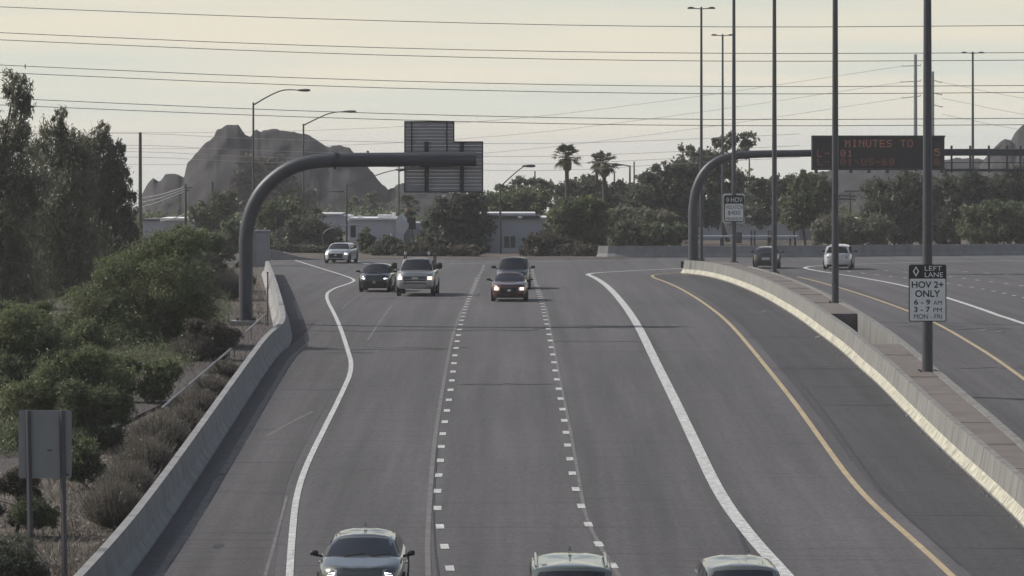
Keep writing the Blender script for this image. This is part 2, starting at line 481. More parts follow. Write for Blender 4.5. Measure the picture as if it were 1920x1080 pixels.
for cxp, cyp in ((1280, 611.5), (1858, 620.5)):
    p = P(cxp, cyp); sgl = [(-0.55, 0), (0, 1.4), (0.55, 0), (0, -1.4)]; inn = [(q[0] * 0.62, q[1] * 0.72) for q in sgl]
    MB().add([G(p.x + q[0], p.y + q[1], 0.012) for q in sgl + inn], [(i, (i + 1) % 4, (i + 1) % 4 + 4, i + 4) for i in range(4)]).build('diamond_marking', 'worn_paint', road, fixn=False)
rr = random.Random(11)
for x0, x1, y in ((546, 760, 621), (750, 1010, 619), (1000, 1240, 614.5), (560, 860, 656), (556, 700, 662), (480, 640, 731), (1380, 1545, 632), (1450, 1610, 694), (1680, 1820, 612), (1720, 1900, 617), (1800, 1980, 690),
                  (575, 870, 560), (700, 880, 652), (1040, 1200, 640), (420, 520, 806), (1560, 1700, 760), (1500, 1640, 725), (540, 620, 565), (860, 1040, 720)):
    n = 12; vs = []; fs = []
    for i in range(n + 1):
        p = P(x0 + (x1 - x0) * i / n, y + rr.uniform(-1.2, 1.2)); t = rr.uniform(0.03, 0.12) if not 614 <= y <= 621 else rr.uniform(0.10, 0.22)  # joint by the gantry, widened so its dark doubles as the arm's shadow
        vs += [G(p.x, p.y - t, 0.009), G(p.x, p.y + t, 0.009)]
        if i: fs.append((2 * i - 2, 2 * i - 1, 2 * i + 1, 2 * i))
    MB().add(vs, fs).build('tar_seam_and_shade', 'tar', road, fixn=False)
for x, y, wd in ((542, 525, 0.5), (530, 533, 0.6), (543, 543, 0.6), (575, 535, 0.4), (410, 890, 0.35), (422, 869, 0.3), (1392, 543, 0.6), (450, 840, 0.3), (408, 1024, 0.3), (1470, 565, 0.4)):
    p = P(x, y); vs = [G(p.x + wd / 2 * math.cos(k * 1.05) * rr.uniform(0.7, 1.2), p.y + wd * 1.2 * math.sin(k * 1.05) * rr.uniform(0.7, 1.2), 0.010) for k in range(6)]
    MB().add(vs, [tuple(range(6))]).build('asphalt_patch', 'tar', road, fixn=False)

# ---- concrete safety barriers, swept in segments
JERSEY = [(0, 0), (0, 0.07), (0.17, 0.31), (0.27, 0.88), (0.47, 0.88), (0.57, 0.31), (0.74, 0.07), (0.74, 0)]
def barrier(px, label, side, m, seg=6.0, prof=JERSEY, pts=None, scale=1.0, name='concrete_barrier', gap=0.025, foot=None):
    """side +1: the thickness lies to the right of travel"""
    if pts is None: pts = resample(smooth_line(plan(px)), 0.5)
    root = thing(name, label, 'barrier', pts[0])
    ns = normals(pts); run = 0; cur = [0]; segs = []
    for i in range(1, len(pts)):
        run += (pts[i] - pts[i - 1]).length; cur.append(i)
        if run >= seg or i == len(pts) - 1:
            segs.append(cur); cur = [i]; run = 0
    for sg in segs:
        if len(sg) < 2: continue
        rings = []
        for j, i in enumerate(sg):
            p = pts[i].copy()
            if j == 0: p = p.lerp(pts[sg[1]], min(0.9, gap / max(0.01, (pts[sg[1]] - p).length)))
            z0 = float(zg(p.y))
            rings.append([Vector((p.x, p.y, z0)) + ns[i] * side * u * scale + Vector((0, 0, h * scale - (0.04 if h == 0 else 0))) for u, h in prof])
        sgo = MB(pts[0]).rings(rings).build('barrier_segment', m, root)
        if foot:
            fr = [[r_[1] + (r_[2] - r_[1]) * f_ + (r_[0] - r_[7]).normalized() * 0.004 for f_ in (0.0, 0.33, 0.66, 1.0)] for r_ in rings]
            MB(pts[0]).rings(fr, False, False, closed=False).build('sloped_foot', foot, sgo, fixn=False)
    return root
barrier(LB[:11], 'weathered concrete barrier along the left shoulder with a bend by the gantry post', -1, 'concrete', 6.0, gap=0.06)
mpts = resample(smooth_line(plan(MBASE)), 0.5)
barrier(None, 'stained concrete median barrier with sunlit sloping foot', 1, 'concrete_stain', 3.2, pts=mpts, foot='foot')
# far parapet of the median, its top edge traced
MRT = [(2100, 1010), (1920, 846), (1860, 792), (1800, 741), (1740, 690), (1680, 637), (1620, 596), (1560, 562), (1500, 532), (1440, 510), (1400, 500)]
rp = resample(smooth_line(plan(MRT, 0.84)), 0.5)
LOW = [(0, 0), (0.02, 0.87), (0.26, 0.87), (0.40, 0.30), (0.46, 0)]
barrier(None, 'low concrete parapet on the far side of the pinkish median', 1, 'concrete_stain', 5.0, LOW, pts=rp)
FW = [(2300, 474), (1920, 478.5), (1700, 480), (1500, 482), (1300, 482.5), (1150, 483), (1118, 482.5)]
barrier(FW, 'long grey concrete wall on the far side of the freeway curve', 1, 'concrete', 8.0)
pp = [W(498, 468, 276), W(512, 468, 276), W(560, 481, 276), W(612, 488, 276), W(612, 492, 276), W(498, 492, 276)]
wl = thing('ramp_parapet', 'small sloping concrete ramp wall beside the grey cabinet', 'wall', (pp[5].x, 276, pp[5].z))
MB(wl.location).prism(pp, (0, 0.3, 0)).build('wall_panel', 'concrete', wl)

# raised median, paved in pinkish slabs, with an open pit
med = bpy.data.objects.new('median', None); COL.objects.link(med); tag(med, kind='structure')
my = [p.y for p in mpts]; mxx = [p.x for p in mpts]; ry = [p.y for p in rp]; rx = [p.x for p in rp]
PIT0, PIT1 = dist(651, 0.7), dist(594, 0.7)
d = 66.0; k = 0
rr = random.Random(5)
while d < 236:
    ln = 3.0
    d1 = min(d + ln, 236.5)
    if d < PIT0 < d1: d1 = PIT0
    if PIT0 <= d < PIT1: d = PIT1; continue
    vs = []
    e = rr.uniform(-0.012, 0.012)
    for dd in (d, d1 - 0.03):
        x0 = float(np.interp(dd, my, mxx)) + 0.5; x1 = float(np.interp(dd, ry, rx)) + 0.02
        for X in (x0, max(x1, x0 + 0.1)):
            vs += [G(X, dd, -0.03), G(X, dd, 0.83 + e)]
    MB(vs[0]).add(vs, [(1, 3, 7, 5), (0, 2, 3, 1), (4, 5, 7, 6), (0, 1, 5, 4), (2, 6, 7, 3)]).build('median_slab', 'slab', med).location = vs[0]
    d = d1
# ================================================================== GANTRIES AND SIGNS
def arc(pts, it=3):
    return smooth_line(pts, it)
D1 = dist(607)
g1 = thing('sign_gantry', 'curved grey pipe gantry carrying the back of a stepped overhead sign', 'gantry', W(461, 607, D1))
k1 = D1 / F
pl = [(461, 607), (461, 520), (461, 455), (463, 425), (472, 392), (490, 358), (518, 331), (545, 314), (578, 304), (620, 300), (700, 299.5), (893, 298.5)]
pts = [W(x, y, D1) for x, y in pl]
pts = [pts[0], pts[1]] + arc(pts[2:], 2)
MB(g1.location).tube(pts, [13 * k1] * 2 + [13.4 * k1] * (len(pts) - 3) + [13 * k1], 20).build('pipe_mast', 'galv_dark', g1, True)
MB(g1.location).tube([W(786, 299, D1), W(893, 298.5, D1)], 14.2 * k1, 20).build('pipe_sleeve', 'galv_dark', g1, True)
MB(g1.location).tube([W(627, 300, D1), W(631, 300, D1)], 17.5 * k1, 20).build('pipe_flange', 'galv_dark', g1, True)
MB(g1.location).box(W(461, 606, D1), (1.25, 1.25, 0.24)).build('base_plinth', 'concrete', g1)
MB(g1.location).tube([W(461, 603.2, D1), W(461, 601.6, D1)], 20 * k1, 20).build('base_flange', 'galv_dark', g1, True)
for q in range(10):
    a_ = 2 * math.pi * q / 10; p = W(461, 602, D1) + Vector((math.cos(a_) * 17 * k1, math.sin(a_) * 17 * k1, 0))
    MB(g1.location).tube([p, p + Vector((0, 0, 0.14))], 0.035, 6).build('anchor_bolt', 'dark_metal', g1)
MB(g1.location).box(W(461, 578, D1 - 13.2 * k1), (0.26, 0.06, 0.42)).build('access_plate', 'dark_metal', g1)
MB(g1.location).tube([W(461, 498, D1), W(461, 496, D1)], 14.6 * k1, 20).build('weld_band', 'galv_dark', g1, True)
MB(g1.location).tube([W(689, 286, D1), W(690, 283, D1)], 0.06, 6).build('lifting_lug', 'dark_metal', g1)
Dp = D1 + 0.75
zt = lambda y: W(0, y, Dp).z
def plankrow(x0, x1, y0, y1, n):
    for i in range(n):
        ya = y0 + (y1 - y0) * i / n; yb = y0 + (y1 - y0) * (i + 1) / n
        a = W(x0, ya, Dp); b = W(x1, yb, Dp); hh = a.z - b.z
        mbb = MB(g1.location); mbb.box(((a.x + b.x) / 2, Dp, (a.z + b.z) / 2), (b.x - a.x, 0.04, hh * 0.94))
        mbb.box(((a.x + b.x) / 2, Dp - 0.035, b.z + hh * 0.10), (b.x - a.x, 0.07, hh * 0.20))
        mbb.build('sign_plank', 'alu', g1)
plankrow(759.5, 851, 228.5, 266, 6)
plankrow(759.5, 905, 266, 359.5, 14)
for x, y0, y1, wd in ((800, 266, 361, 8), (866, 266, 361, 8)):
    a = W(x, y0, Dp - 0.18); b = W(x, y1, Dp - 0.18)
    MB(g1.location).box((a.x, Dp - 0.18, (a.z + b.z) / 2), (wd * k1, 0.16, a.z - b.z)).build('support_post', 'dark_metal', g1)
for x in (772, 838):
    a = W(x, 229, Dp - 0.09); b = W(x, 285, Dp - 0.09)
    MB(g1.location).box((a.x, Dp - 0.1, (a.z + b.z) / 2), (2.6 * k1, 0.06, a.z - b.z)).build('panel_stiffener', 'galv_dark', g1)
for (xa, ya, xb, yb) in ((759, 228, 851, 228), (851, 228, 851, 266), (851, 266, 905, 266), (905, 266, 905, 360), (905, 360, 759, 360), (759, 360, 759, 228)):
    a = W(xa, ya, Dp); b = W(xb, yb, Dp)
    MB(g1.location).box(((a.x + b.x) / 2, Dp - 0.03, (a.z + b.z) / 2), (abs(a.x - b.x) + 0.05, 0.12, abs(a.z - b.z) + 0.05)).build('panel_edge', 'dark_metal', g1)

D2 = dist(497, 0.5)
k2 = D2 / F
g2 = thing('message_gantry', 'curved grey pipe gantry over the right carriageway carrying the electronic message board', 'gantry', W(1300, 494, D2))
pl = [(1300, 492), (1300, 440), (1300, 392), (1302, 368), (1309, 342), (1324, 317), (1346, 300), (1374, 292), (1410, 289), (1480, 288), (1535, 287), (2080, 284)]
pts = [W(x, y, D2) for x, y in pl]
pts = [pts[0], pts[1]] + arc(pts[2:-2], 2) + pts[-2:]
nn = len(pts)
MB(g2.location).tube(pts, [9.5 * k2] * 2 + [9.5 * k2 - 3.0 * k2 * i / (nn - 3) for i in range(nn - 2)], 18).build('pipe_mast', 'galv_dark', g2, True)
MB(g2.location).tube([W(2080, 284, D2), W(2080, 500, D2)], 9.5 * k2, 18).build('pipe_mast', 'galv_dark', g2, True)
MB(g2.location).box(W(1298, 496, D2), (44 * k2, 1.3, 12 * k2)).build('base_plinth', 'dark_metal', g2)
Dw = D2 - 0.5
a = W(1771, 286, Dw); b = W(2075, 284, Dw)
MB(g2.location).box(((a.x + b.x) / 2, Dw, a.z), (b.x - a.x, 0.18, 12 * k2)).build('truss_beam', 'galv_dark', g2)
for y, t in ((305, 1.6), (319, 5)):
    a = W(1771, y, Dw); MB(g2.location).box(((a.x + b.x) / 2, Dw - 0.15, a.z), (b.x - a.x, 0.12, t * k2)).build('walkway_rail', 'galv_dark', g2)
for x in (1784, 1819, 1854, 1888, 1913, 1948, 1983, 2018):
    a = W(x, 273, Dw - 0.25); c = W(x, 324, Dw - 0.25)
    MB(g2.location).box((a.x, Dw - 0.28, (a.z + c.z) / 2), (3.6 * k2, 0.14, a.z - c.z)).build('hanger_post', 'galv_dark', g2)
# the board
Db = D2 - 1.3; kb = Db / F
a = W(1523, 255, Db); b = W(1771, 318, Db)
bd = thing('message_board', 'wide black electronic message board with orange travel times hung from the right gantry', 'message board', ((a.x + b.x) / 2, Db, b.z))
MB(bd.location).box(((a.x + b.x) / 2, Db + 0.45, (a.z + b.z) / 2), (b.x - a.x, 0.9, a.z - b.z)).build('cabinet', 'board_black', bd)
for y0, y1 in ((254, 257.5), (315.5, 319)):
    p = W(1523, y0, Db); q = W(1771, y1, Db)
    MB(bd.location).box(((p.x + q.x) / 2, Db + 0.0, (p.z + q.z) / 2), (q.x - p.x + 0.1, 0.14, p.z - q.z)).build('frame_rail', 'dark_metal', bd)
for x in (1595, 1629, 1663, 1698, 1765, 1530):
    p = W(x, 321.5, Db + 0.3); MB(bd.location).box(p, (5 * kb, 0.7, 6 * kb)).build('mounting_bracket', 'galv_dark', bd)
FONT57 = {'M': '10001 11011 10101 10101 10001 10001 10001', 'I': '01110 00100 00100 00100 00100 00100 01110', 'N': '10001 11001 10101 10011 10001 10001 10001',
 'U': '10001 10001 10001 10001 10001 10001 01110', 'T': '11111 00100 00100 00100 00100 00100 00100', 'E': '11111 10000 10000 11110 10000 10000 11111',
 'S': '01111 10000 10000 01110 00001 00001 11110', 'O': '01110 10001 10001 10001 10001 10001 01110', 'L': '10000 10000 10000 10000 10000 10000 11111',
 '-': '00000 00000 00000 11111 00000 00000 00000', '0': '01110 10001 10011 10101 11001 10001 01110', '1': '00100 01100 00100 00100 00100 00100 01110',
 '\\': '00000 10000 01000 00100 00010 00001 00000', '6': '00110 01000 10000 11110 10001 10001 01110', '5': '11111 10000 11110 00001 00001 10001 01110',
 '8': '01110 10001 10001 01110 10001 10001 01110'}
def led_char(ch, xpx, ypx, wpx, hpx, m):
    mbb = MB(bd.location); rows_ = FONT57[ch].split()
    for r_, row in enumerate(rows_):
        for c_, bit in enumerate(row):
            if bit == '1':
                p = W(xpx + (c_ + 0.5) * wpx / 5, ypx + (r_ + 0.5) * hpx / 7, Db - 0.012)
                sx = wpx / 5 * kb * 0.40; sz = hpx / 7 * kb * 0.40
                mbb.add([(p.x - sx, p.y, p.z - sz), (p.x + sx, p.y, p.z - sz), (p.x + sx, p.y, p.z + sz), (p.x - sx, p.y, p.z + sz)], [(0, 1, 2, 3)])
    mbb.build('lit_character', m, bd, fixn=False)
for i, ch in enumerate('MINUTES TO'):
    if ch != ' ': led_char(ch, 1584.5 + 13 * i, 262, 10, 14, 'led')
for txt, y, m in (('L-101', 281, 'led'), ('L-101\\US-60', 297, 'led_dim')):
    for i, ch in enumerate(txt): led_char(ch, (1532.5 + 14 * i) if i < 2 else (1546 + 13 * i - 9), y, 9.5, 13, m)
led_char('5', 1752, 279, 10, 13.5, 'led'); led_char('8', 1752, 297, 10, 13, 'led_dim')

def text_mesh(s, center, wd, ht, m, parent, name='lettering', bold=0.008):
    cu = bpy.data.curves.new('t', 'FONT'); cu.body = s; cu.size = 1.0; cu.offset = bold
    ob = bpy.data.objects.new('t', cu); COL.objects.link(ob)
    dg = bpy.context.evaluated_depsgraph_get(); dg.update()
    me = bpy.data.meshes.new_from_object(ob.evaluated_get(dg))
    COL.objects.unlink(ob); bpy.data.objects.remove(ob); bpy.data.curves.remove(cu)
    co = np.zeros(len(me.vertices) * 3); me.vertices.foreach_get('co', co); co = co.reshape(-1, 3)
    lo = co.min(0); hi = co.max(0); ext = hi - lo
    out_ = np.zeros_like(co); base = Vector(parent.location)
    out_[:, 0] = (co[:, 0] - lo[0]) / ext[0] * wd - wd / 2 + center[0] - base.x
    out_[:, 1] = center[1] - base.y
    out_[:, 2] = (co[:, 1] - lo[1]) / max(ext[1], 1e-5) * ht - ht / 2 + center[2] - base.z
    me.vertices.foreach_set('co', out_.reshape(-1)); me.update(); me.materials.clear()
    return link(name, me, m, parent)
def rrect(x0, x1, z0, z1, r, y, n=5):
    o = []
    for cx_, cz_, a0 in ((x1 - r, z1 - r, 0), (x0 + r, z1 - r, 90), (x0 + r, z0 + r, 180), (x1 - r, z0 + r, 270)):
        for i in range(n + 1):
            q = R(a0 + 90 * i / n); o.append(Vector((cx_ + r * math.cos(q), y, cz_ + r * math.sin(q))))
    return o
def panel_sign(name, label, x0, x1, y0, y1, d, split, texts, diamond, back=None):
    k = d / F
    a = W(x0, y0, d); b = W(x1, y1, d)
    s = thing(name, label, 'sign', ((a.x + b.x) / 2, d, b.z))
    MB(s.location).prism(rrect(a.x, b.x, b.z, a.z, 4 * k, d), (0, 0.03, 0)).build('border_panel', 'sign_black', s)
    zs = W(0, split, d).z; e = 1.8 * k
    MB(s.location).prism(rrect(a.x + e, b.x - e, b.z + e, zs, 2.4 * k, d - 0.006), (0, 0.005, 0)).build('white_panel', 'sign_white', s)
    if back:
        q = back; u = W(q[0], q[2], d + 0.30); v = W(q[1], q[3], d + 0.30)
        MB(s.location).prism(rrect(u.x, v.x, v.z, u.z, 4 * k, d + 0.30), (0, 0.03, 0)).build('rear_panel', 'sign_white', s)
    for st, xa, xb, ya, yb, m in texts:
        p = W((xa + xb) / 2, (ya + yb) / 2, d - 0.012)
        text_mesh(st, (p.x, d - 0.012, p.z), (xb - xa) * k, (yb - ya) * k, m, s, bold=0.02 if yb - ya > 9.4 else 0.0)
    cx_, cy_, hx, hy = diamond
    outer = [W(cx_ + u * hx, cy_ + v * hy, d - 0.012) for u, v in ((-1, 0), (0, 1), (1, 0), (0, -1))]
    inner = [W(cx_ + u * hx * 0.55, cy_ + v * hy * 0.62, d - 0.012) for u, v in ((-1, 0), (0, 1), (1, 0), (0, -1))]
    MB(s.location).add(outer + inner, [(i, (i + 1) % 4, (i + 1) % 4 + 4, i + 4) for i in range(4)]).build('diamond_symbol', 'sign_white', s, fixn=False)
    return s

# ---- median lamp posts (tapered steel, twin arms at the top)
def lamp_post(label, xb, yb, h_base, rad, height=19.0, d=None, xtop=None, group='lamp posts'):
    base = P(xb, yb, h_base) if d is None else W(xb, yb, d)
    d = base.y
    t = thing('lamp_post', label, 'lamp post', base, group=group)
    lean = 0 if xtop is None else (xtop - xb) * d / F
    top = base + Vector((lean, 0, height))
    n = 6
    MB(base).tube([base.lerp(top, i / n) for i in range(n + 1)], [rad * (1 - 0.42 * i / n) for i in range(n + 1)], 12).build('pole', 'pole_steel', t, True)
    MB(base).box(base + Vector((0, 0, 0.03)), (rad * 3.4, rad * 3.4, 0.06)).build('base_plate', 'dark_metal', t)
    for sx in (-1, 1):
        for sy in (-1, 1):
            q = base + Vector((sx * rad * 1.4, sy * rad * 1.4, 0.14)); MB(base).tube([q - Vector((0, 0, 0.1)), q + Vector((0, 0, 0.06))], 0.035, 6).build('anchor_bolt', 'dark_metal', t)
    for sx in (-1, 1):
        q = top - Vector((0, 0, 0.15)); e = q + Vector((sx * 0.55, 0, 0.05)); f = q + Vector((sx * 0.98, 0, 0.06))
        MB(base).tube([q, e], 0.04, 6).build('arm', 'pole_steel', t)
        mb_ = MB(base); mb_.box((e + f) / 2, (0.5, 0.28, 0.10)); mb_.box((e + f) / 2 + Vector((0, 0, 0.07)), (0.32, 0.18, 0.05)); mb_.build('lamp_head', 'dark_metal', t)
    return t
lp = [('nearest and thickest median lamp post, the one carrying the hov hours sign', 1739, 704, 0.7, 0.185, 1733),
      ('median lamp post standing just beyond the open pit', 1566, 573, 0.7, 0.165, 1562),
      ('median lamp post in front of the dark car driving away', 1452, 515, 0.7, 0.16, 1448),
      ('median lamp post carrying the small violation sign', 1376, 496, 0.7, 0.155, 1370)]
posts = [lamp_post(l, x, y, h, r, xtop=None) for l, x, y, h, r, xt in lp]
lamp_post('tall lamp post rising beside the message gantry foot, its twin arms below the picture top', 1315, 489, 0.0, 0.135, 476 * 272 / F, d=272)
lamp_post('shorter looking twin arm lamp post just right of the gantry foot', 1355, 466, 0.0, 0.14, 402 * 330 / F, d=330)
lamp_post('far twin arm lamp post at the right behind the gantry walkway', 1824, 458, 0.0, 0.15, 361 * 330 / F, d=330)
dn = posts[0].location.y - 0.24
panel_sign('lane_sign', 'white hov 2+ left lane hours sign with black header on the nearest post', 1704, 1774.5, 496, 603, dn, 522.5,
           [('LEFT', 1734, 1766, 498.8, 507.5, 'sign_white'), ('LANE', 1734, 1768, 510.5, 519.5, 'sign_white'), ('HOV 2+', 1709.5, 1769, 527.5, 540, 'sign_black'), ('ONLY', 1716, 1763, 544, 557, 'sign_black'),
            ('6 - 9', 1714, 1744, 561.5, 571.5, 'sign_black'), ('AM', 1750, 1766, 563.5, 571.5, 'sign_black'), ('3 - 7', 1714, 1744, 575, 585.5, 'sign_black'), ('PM', 1750, 1766, 577, 585.5, 'sign_black'), ('MON - FRI', 1713.5, 1766, 589, 598, 'sign_black')],
           (1717.5, 509, 6, 10))
dn = posts[3].location.y - 0.22
panel_sign('fine_sign', 'small white hov violation sign with black header on the farther post', 1357.5, 1395.5, 366, 416, dn, 382,
           [('HOV', 1370.5, 1392, 370, 379, 'sign_white'), ('VIOLATION', 1360.5, 1392.5, 384.5, 392, 'sign_black'), ('$400', 1364.5, 1388, 395, 404, 'sign_black'), ('MINIMUM', 1362, 1391.5, 407.5, 413, 'sign_black')],
           (1364.5, 374.5, 2.8, 5), back=(1355, 1396, 363, 419))
# sign seen from behind, lower left
ds_ = 80.5
s1 = thing('roadside_sign', 'grey back of a roadside sign on two thin posts at the lower left', 'sign', G((85 - 960) * ds_ / F, ds_))
a = W(35, 769, ds_); b = W(134, 897, ds_)
MB(s1.location).prism(rrect(a.x, b.x, b.z, a.z, 0.06, ds_), (0, 0.02, 0)).build('panel', 'sign_back', s1)
for xa, xb in ((52, 59), (116, 122)):
    t_ = W(xa, 770, ds_ - 0.05); g_ = W(xb, 1140, ds_ - 0.05); g_.z = float(zg(ds_)) - 0.05
    MB(s1.location).tube([g_, t_], 0.062, 4).build('post', 'pole_steel', s1)
for xx, yy in ((93, 844), (126, 890)):
    MB(s1.location).box(W(xx, yy, ds_ - 0.02), (0.09, 0.03, 0.03)).build('bracket', 'dark_metal', s1)

# ---- grey cabinet by the left barrier
dcab = 258.0; kc = dcab / F
a = W(474, 434, dcab); b = W(504, 500, dcab)
cb = thing('control_cabinet', 'tall pale grey roadside cabinet behind the gantry post', 'cabinet', ((a.x + b.x) / 2, dcab, b.z))
MB(cb.location).box(((a.x + b.x) / 2, dcab + 0.5, (a.z + b.z) / 2), (b.x - a.x, 1.0, a.z - b.z)).build('body', 'sign_back', cb)
MB(cb.location).box(((a.x + b.x) / 2, dcab + 0.45, a.z + 0.04), (b.x - a.x + 0.12, 1.2, 0.08)).build('lid', 'alu', cb)
MB(cb.location).box(((a.x + b.x) / 2 + 0.1, dcab - 0.02, (a.z + b.z) / 2), ((b.x - a.x) * 0.7, 0.03, (a.z - b.z) * 0.9)).build('door', 'alu', cb)

# ---- pipe railing on the left slope, fence posts
rl = thing('pipe_railing', 'bent white pipe railing running down the left slope', 'railing', P(400, 700))
for ends in (((303, 766), (433, 654)), ((438, 644), (500, 587))):
    q = [P(ends[0][0], ends[0][1], 0.55), P(ends[1][0], ends[1][1], 0.55)]
    MB(rl.location).tube([q[0], q[0].lerp(q[1], 0.5), q[1]], 0.042, 8).build('rail', 'galv', rl, True)
    for t_ in (0.02, 0.5, 0.97):
        p = q[0].lerp(q[1], t_); MB(rl.location).tube([G(p.x, p.y, -0.05), p], 0.022, 6).build('post', 'galv_dark', rl)
for x, y, h, l in ((380, 655, 1.15, 'thin rusty fence post left of the railing'), (420, 648, 1.0, 'short thin fence post beside the gantry base'), (502, 612, 2.3, 'tall thin fence post touching the barrier bend')):
    p = P(x, y); t_ = thing('fence_post', l, 'post', p, group='thin fence posts')
    MB(p).tube([p - Vector((0, 0, 0.05)), p + Vector((0, 0, h))], 0.03, 6).build('shaft', 'dark_metal', t_)
    MB(p).tube([p + Vector((0, 0, h)), p + Vector((0, 0, h + 0.05))], 0.045, 6).build('cap', 'dark_metal', t_)

# ================================================================== VEHICLES
mat('glass_car', (0.012, 0.014, 0.018), 0.06, 0.05, spec=0.55)
mat('rubber', (0.012, 0.012, 0.013), 0.8, 0.2)
mat('rim', (0.30, 0.30, 0.32), 0.35, 0.05, metal=0.8)
mat('trim', (0.012, 0.012, 0.014), 0.55, 0.1)
mat('chrome', (0.5, 0.5, 0.52), 0.18, 0.03, metal=0.9)
mat('lens', (0.35, 0.36, 0.38), 0.12, 0.05, spec=0.6)
mat('plate', (0.45, 0.45, 0.48), 0.5, 0.05)
mat('tail_red', (0.16, 0.008, 0.008), 0.15, 0.05)
mat('drl', (0.8, 0.8, 0.8), 0.3, 0.02, emis=(1.0, 0.98, 1.0), es=2.2)
mat('lamp_warm', (0.8, 0.7, 0.6), 0.3, 0.02, emis=(1.0, 0.62, 0.46), es=2.4)
mat('lamp_white', (0.8, 0.8, 0.8), 0.3, 0.02, emis=(1.0, 0.96, 0.92), es=2.0)
mat('amber', (0.35, 0.10, 0.02), 0.25, 0.05)
def paint(n, c, metal=0.35, rough=0.32): return mat('paint_' + n, c, rough, 0.04, 1.0, metal=metal, coat=1.0)
paint('silver', (0.095, 0.104, 0.097), 0.35, 0.25); paint('white', (0.62, 0.63, 0.62), 0.0); paint('black', (0.016, 0.016, 0.019), 0.2)
paint('charcoal', (0.04, 0.042, 0.05)); paint('maroon', (0.07, 0.024, 0.020)); paint('pearl', (0.42, 0.43, 0.46), 0.1); paint('sage', (0.10, 0.12, 0.108), 0.5, 0.25)
paint('truck', (0.28, 0.28, 0.29), 0.2)

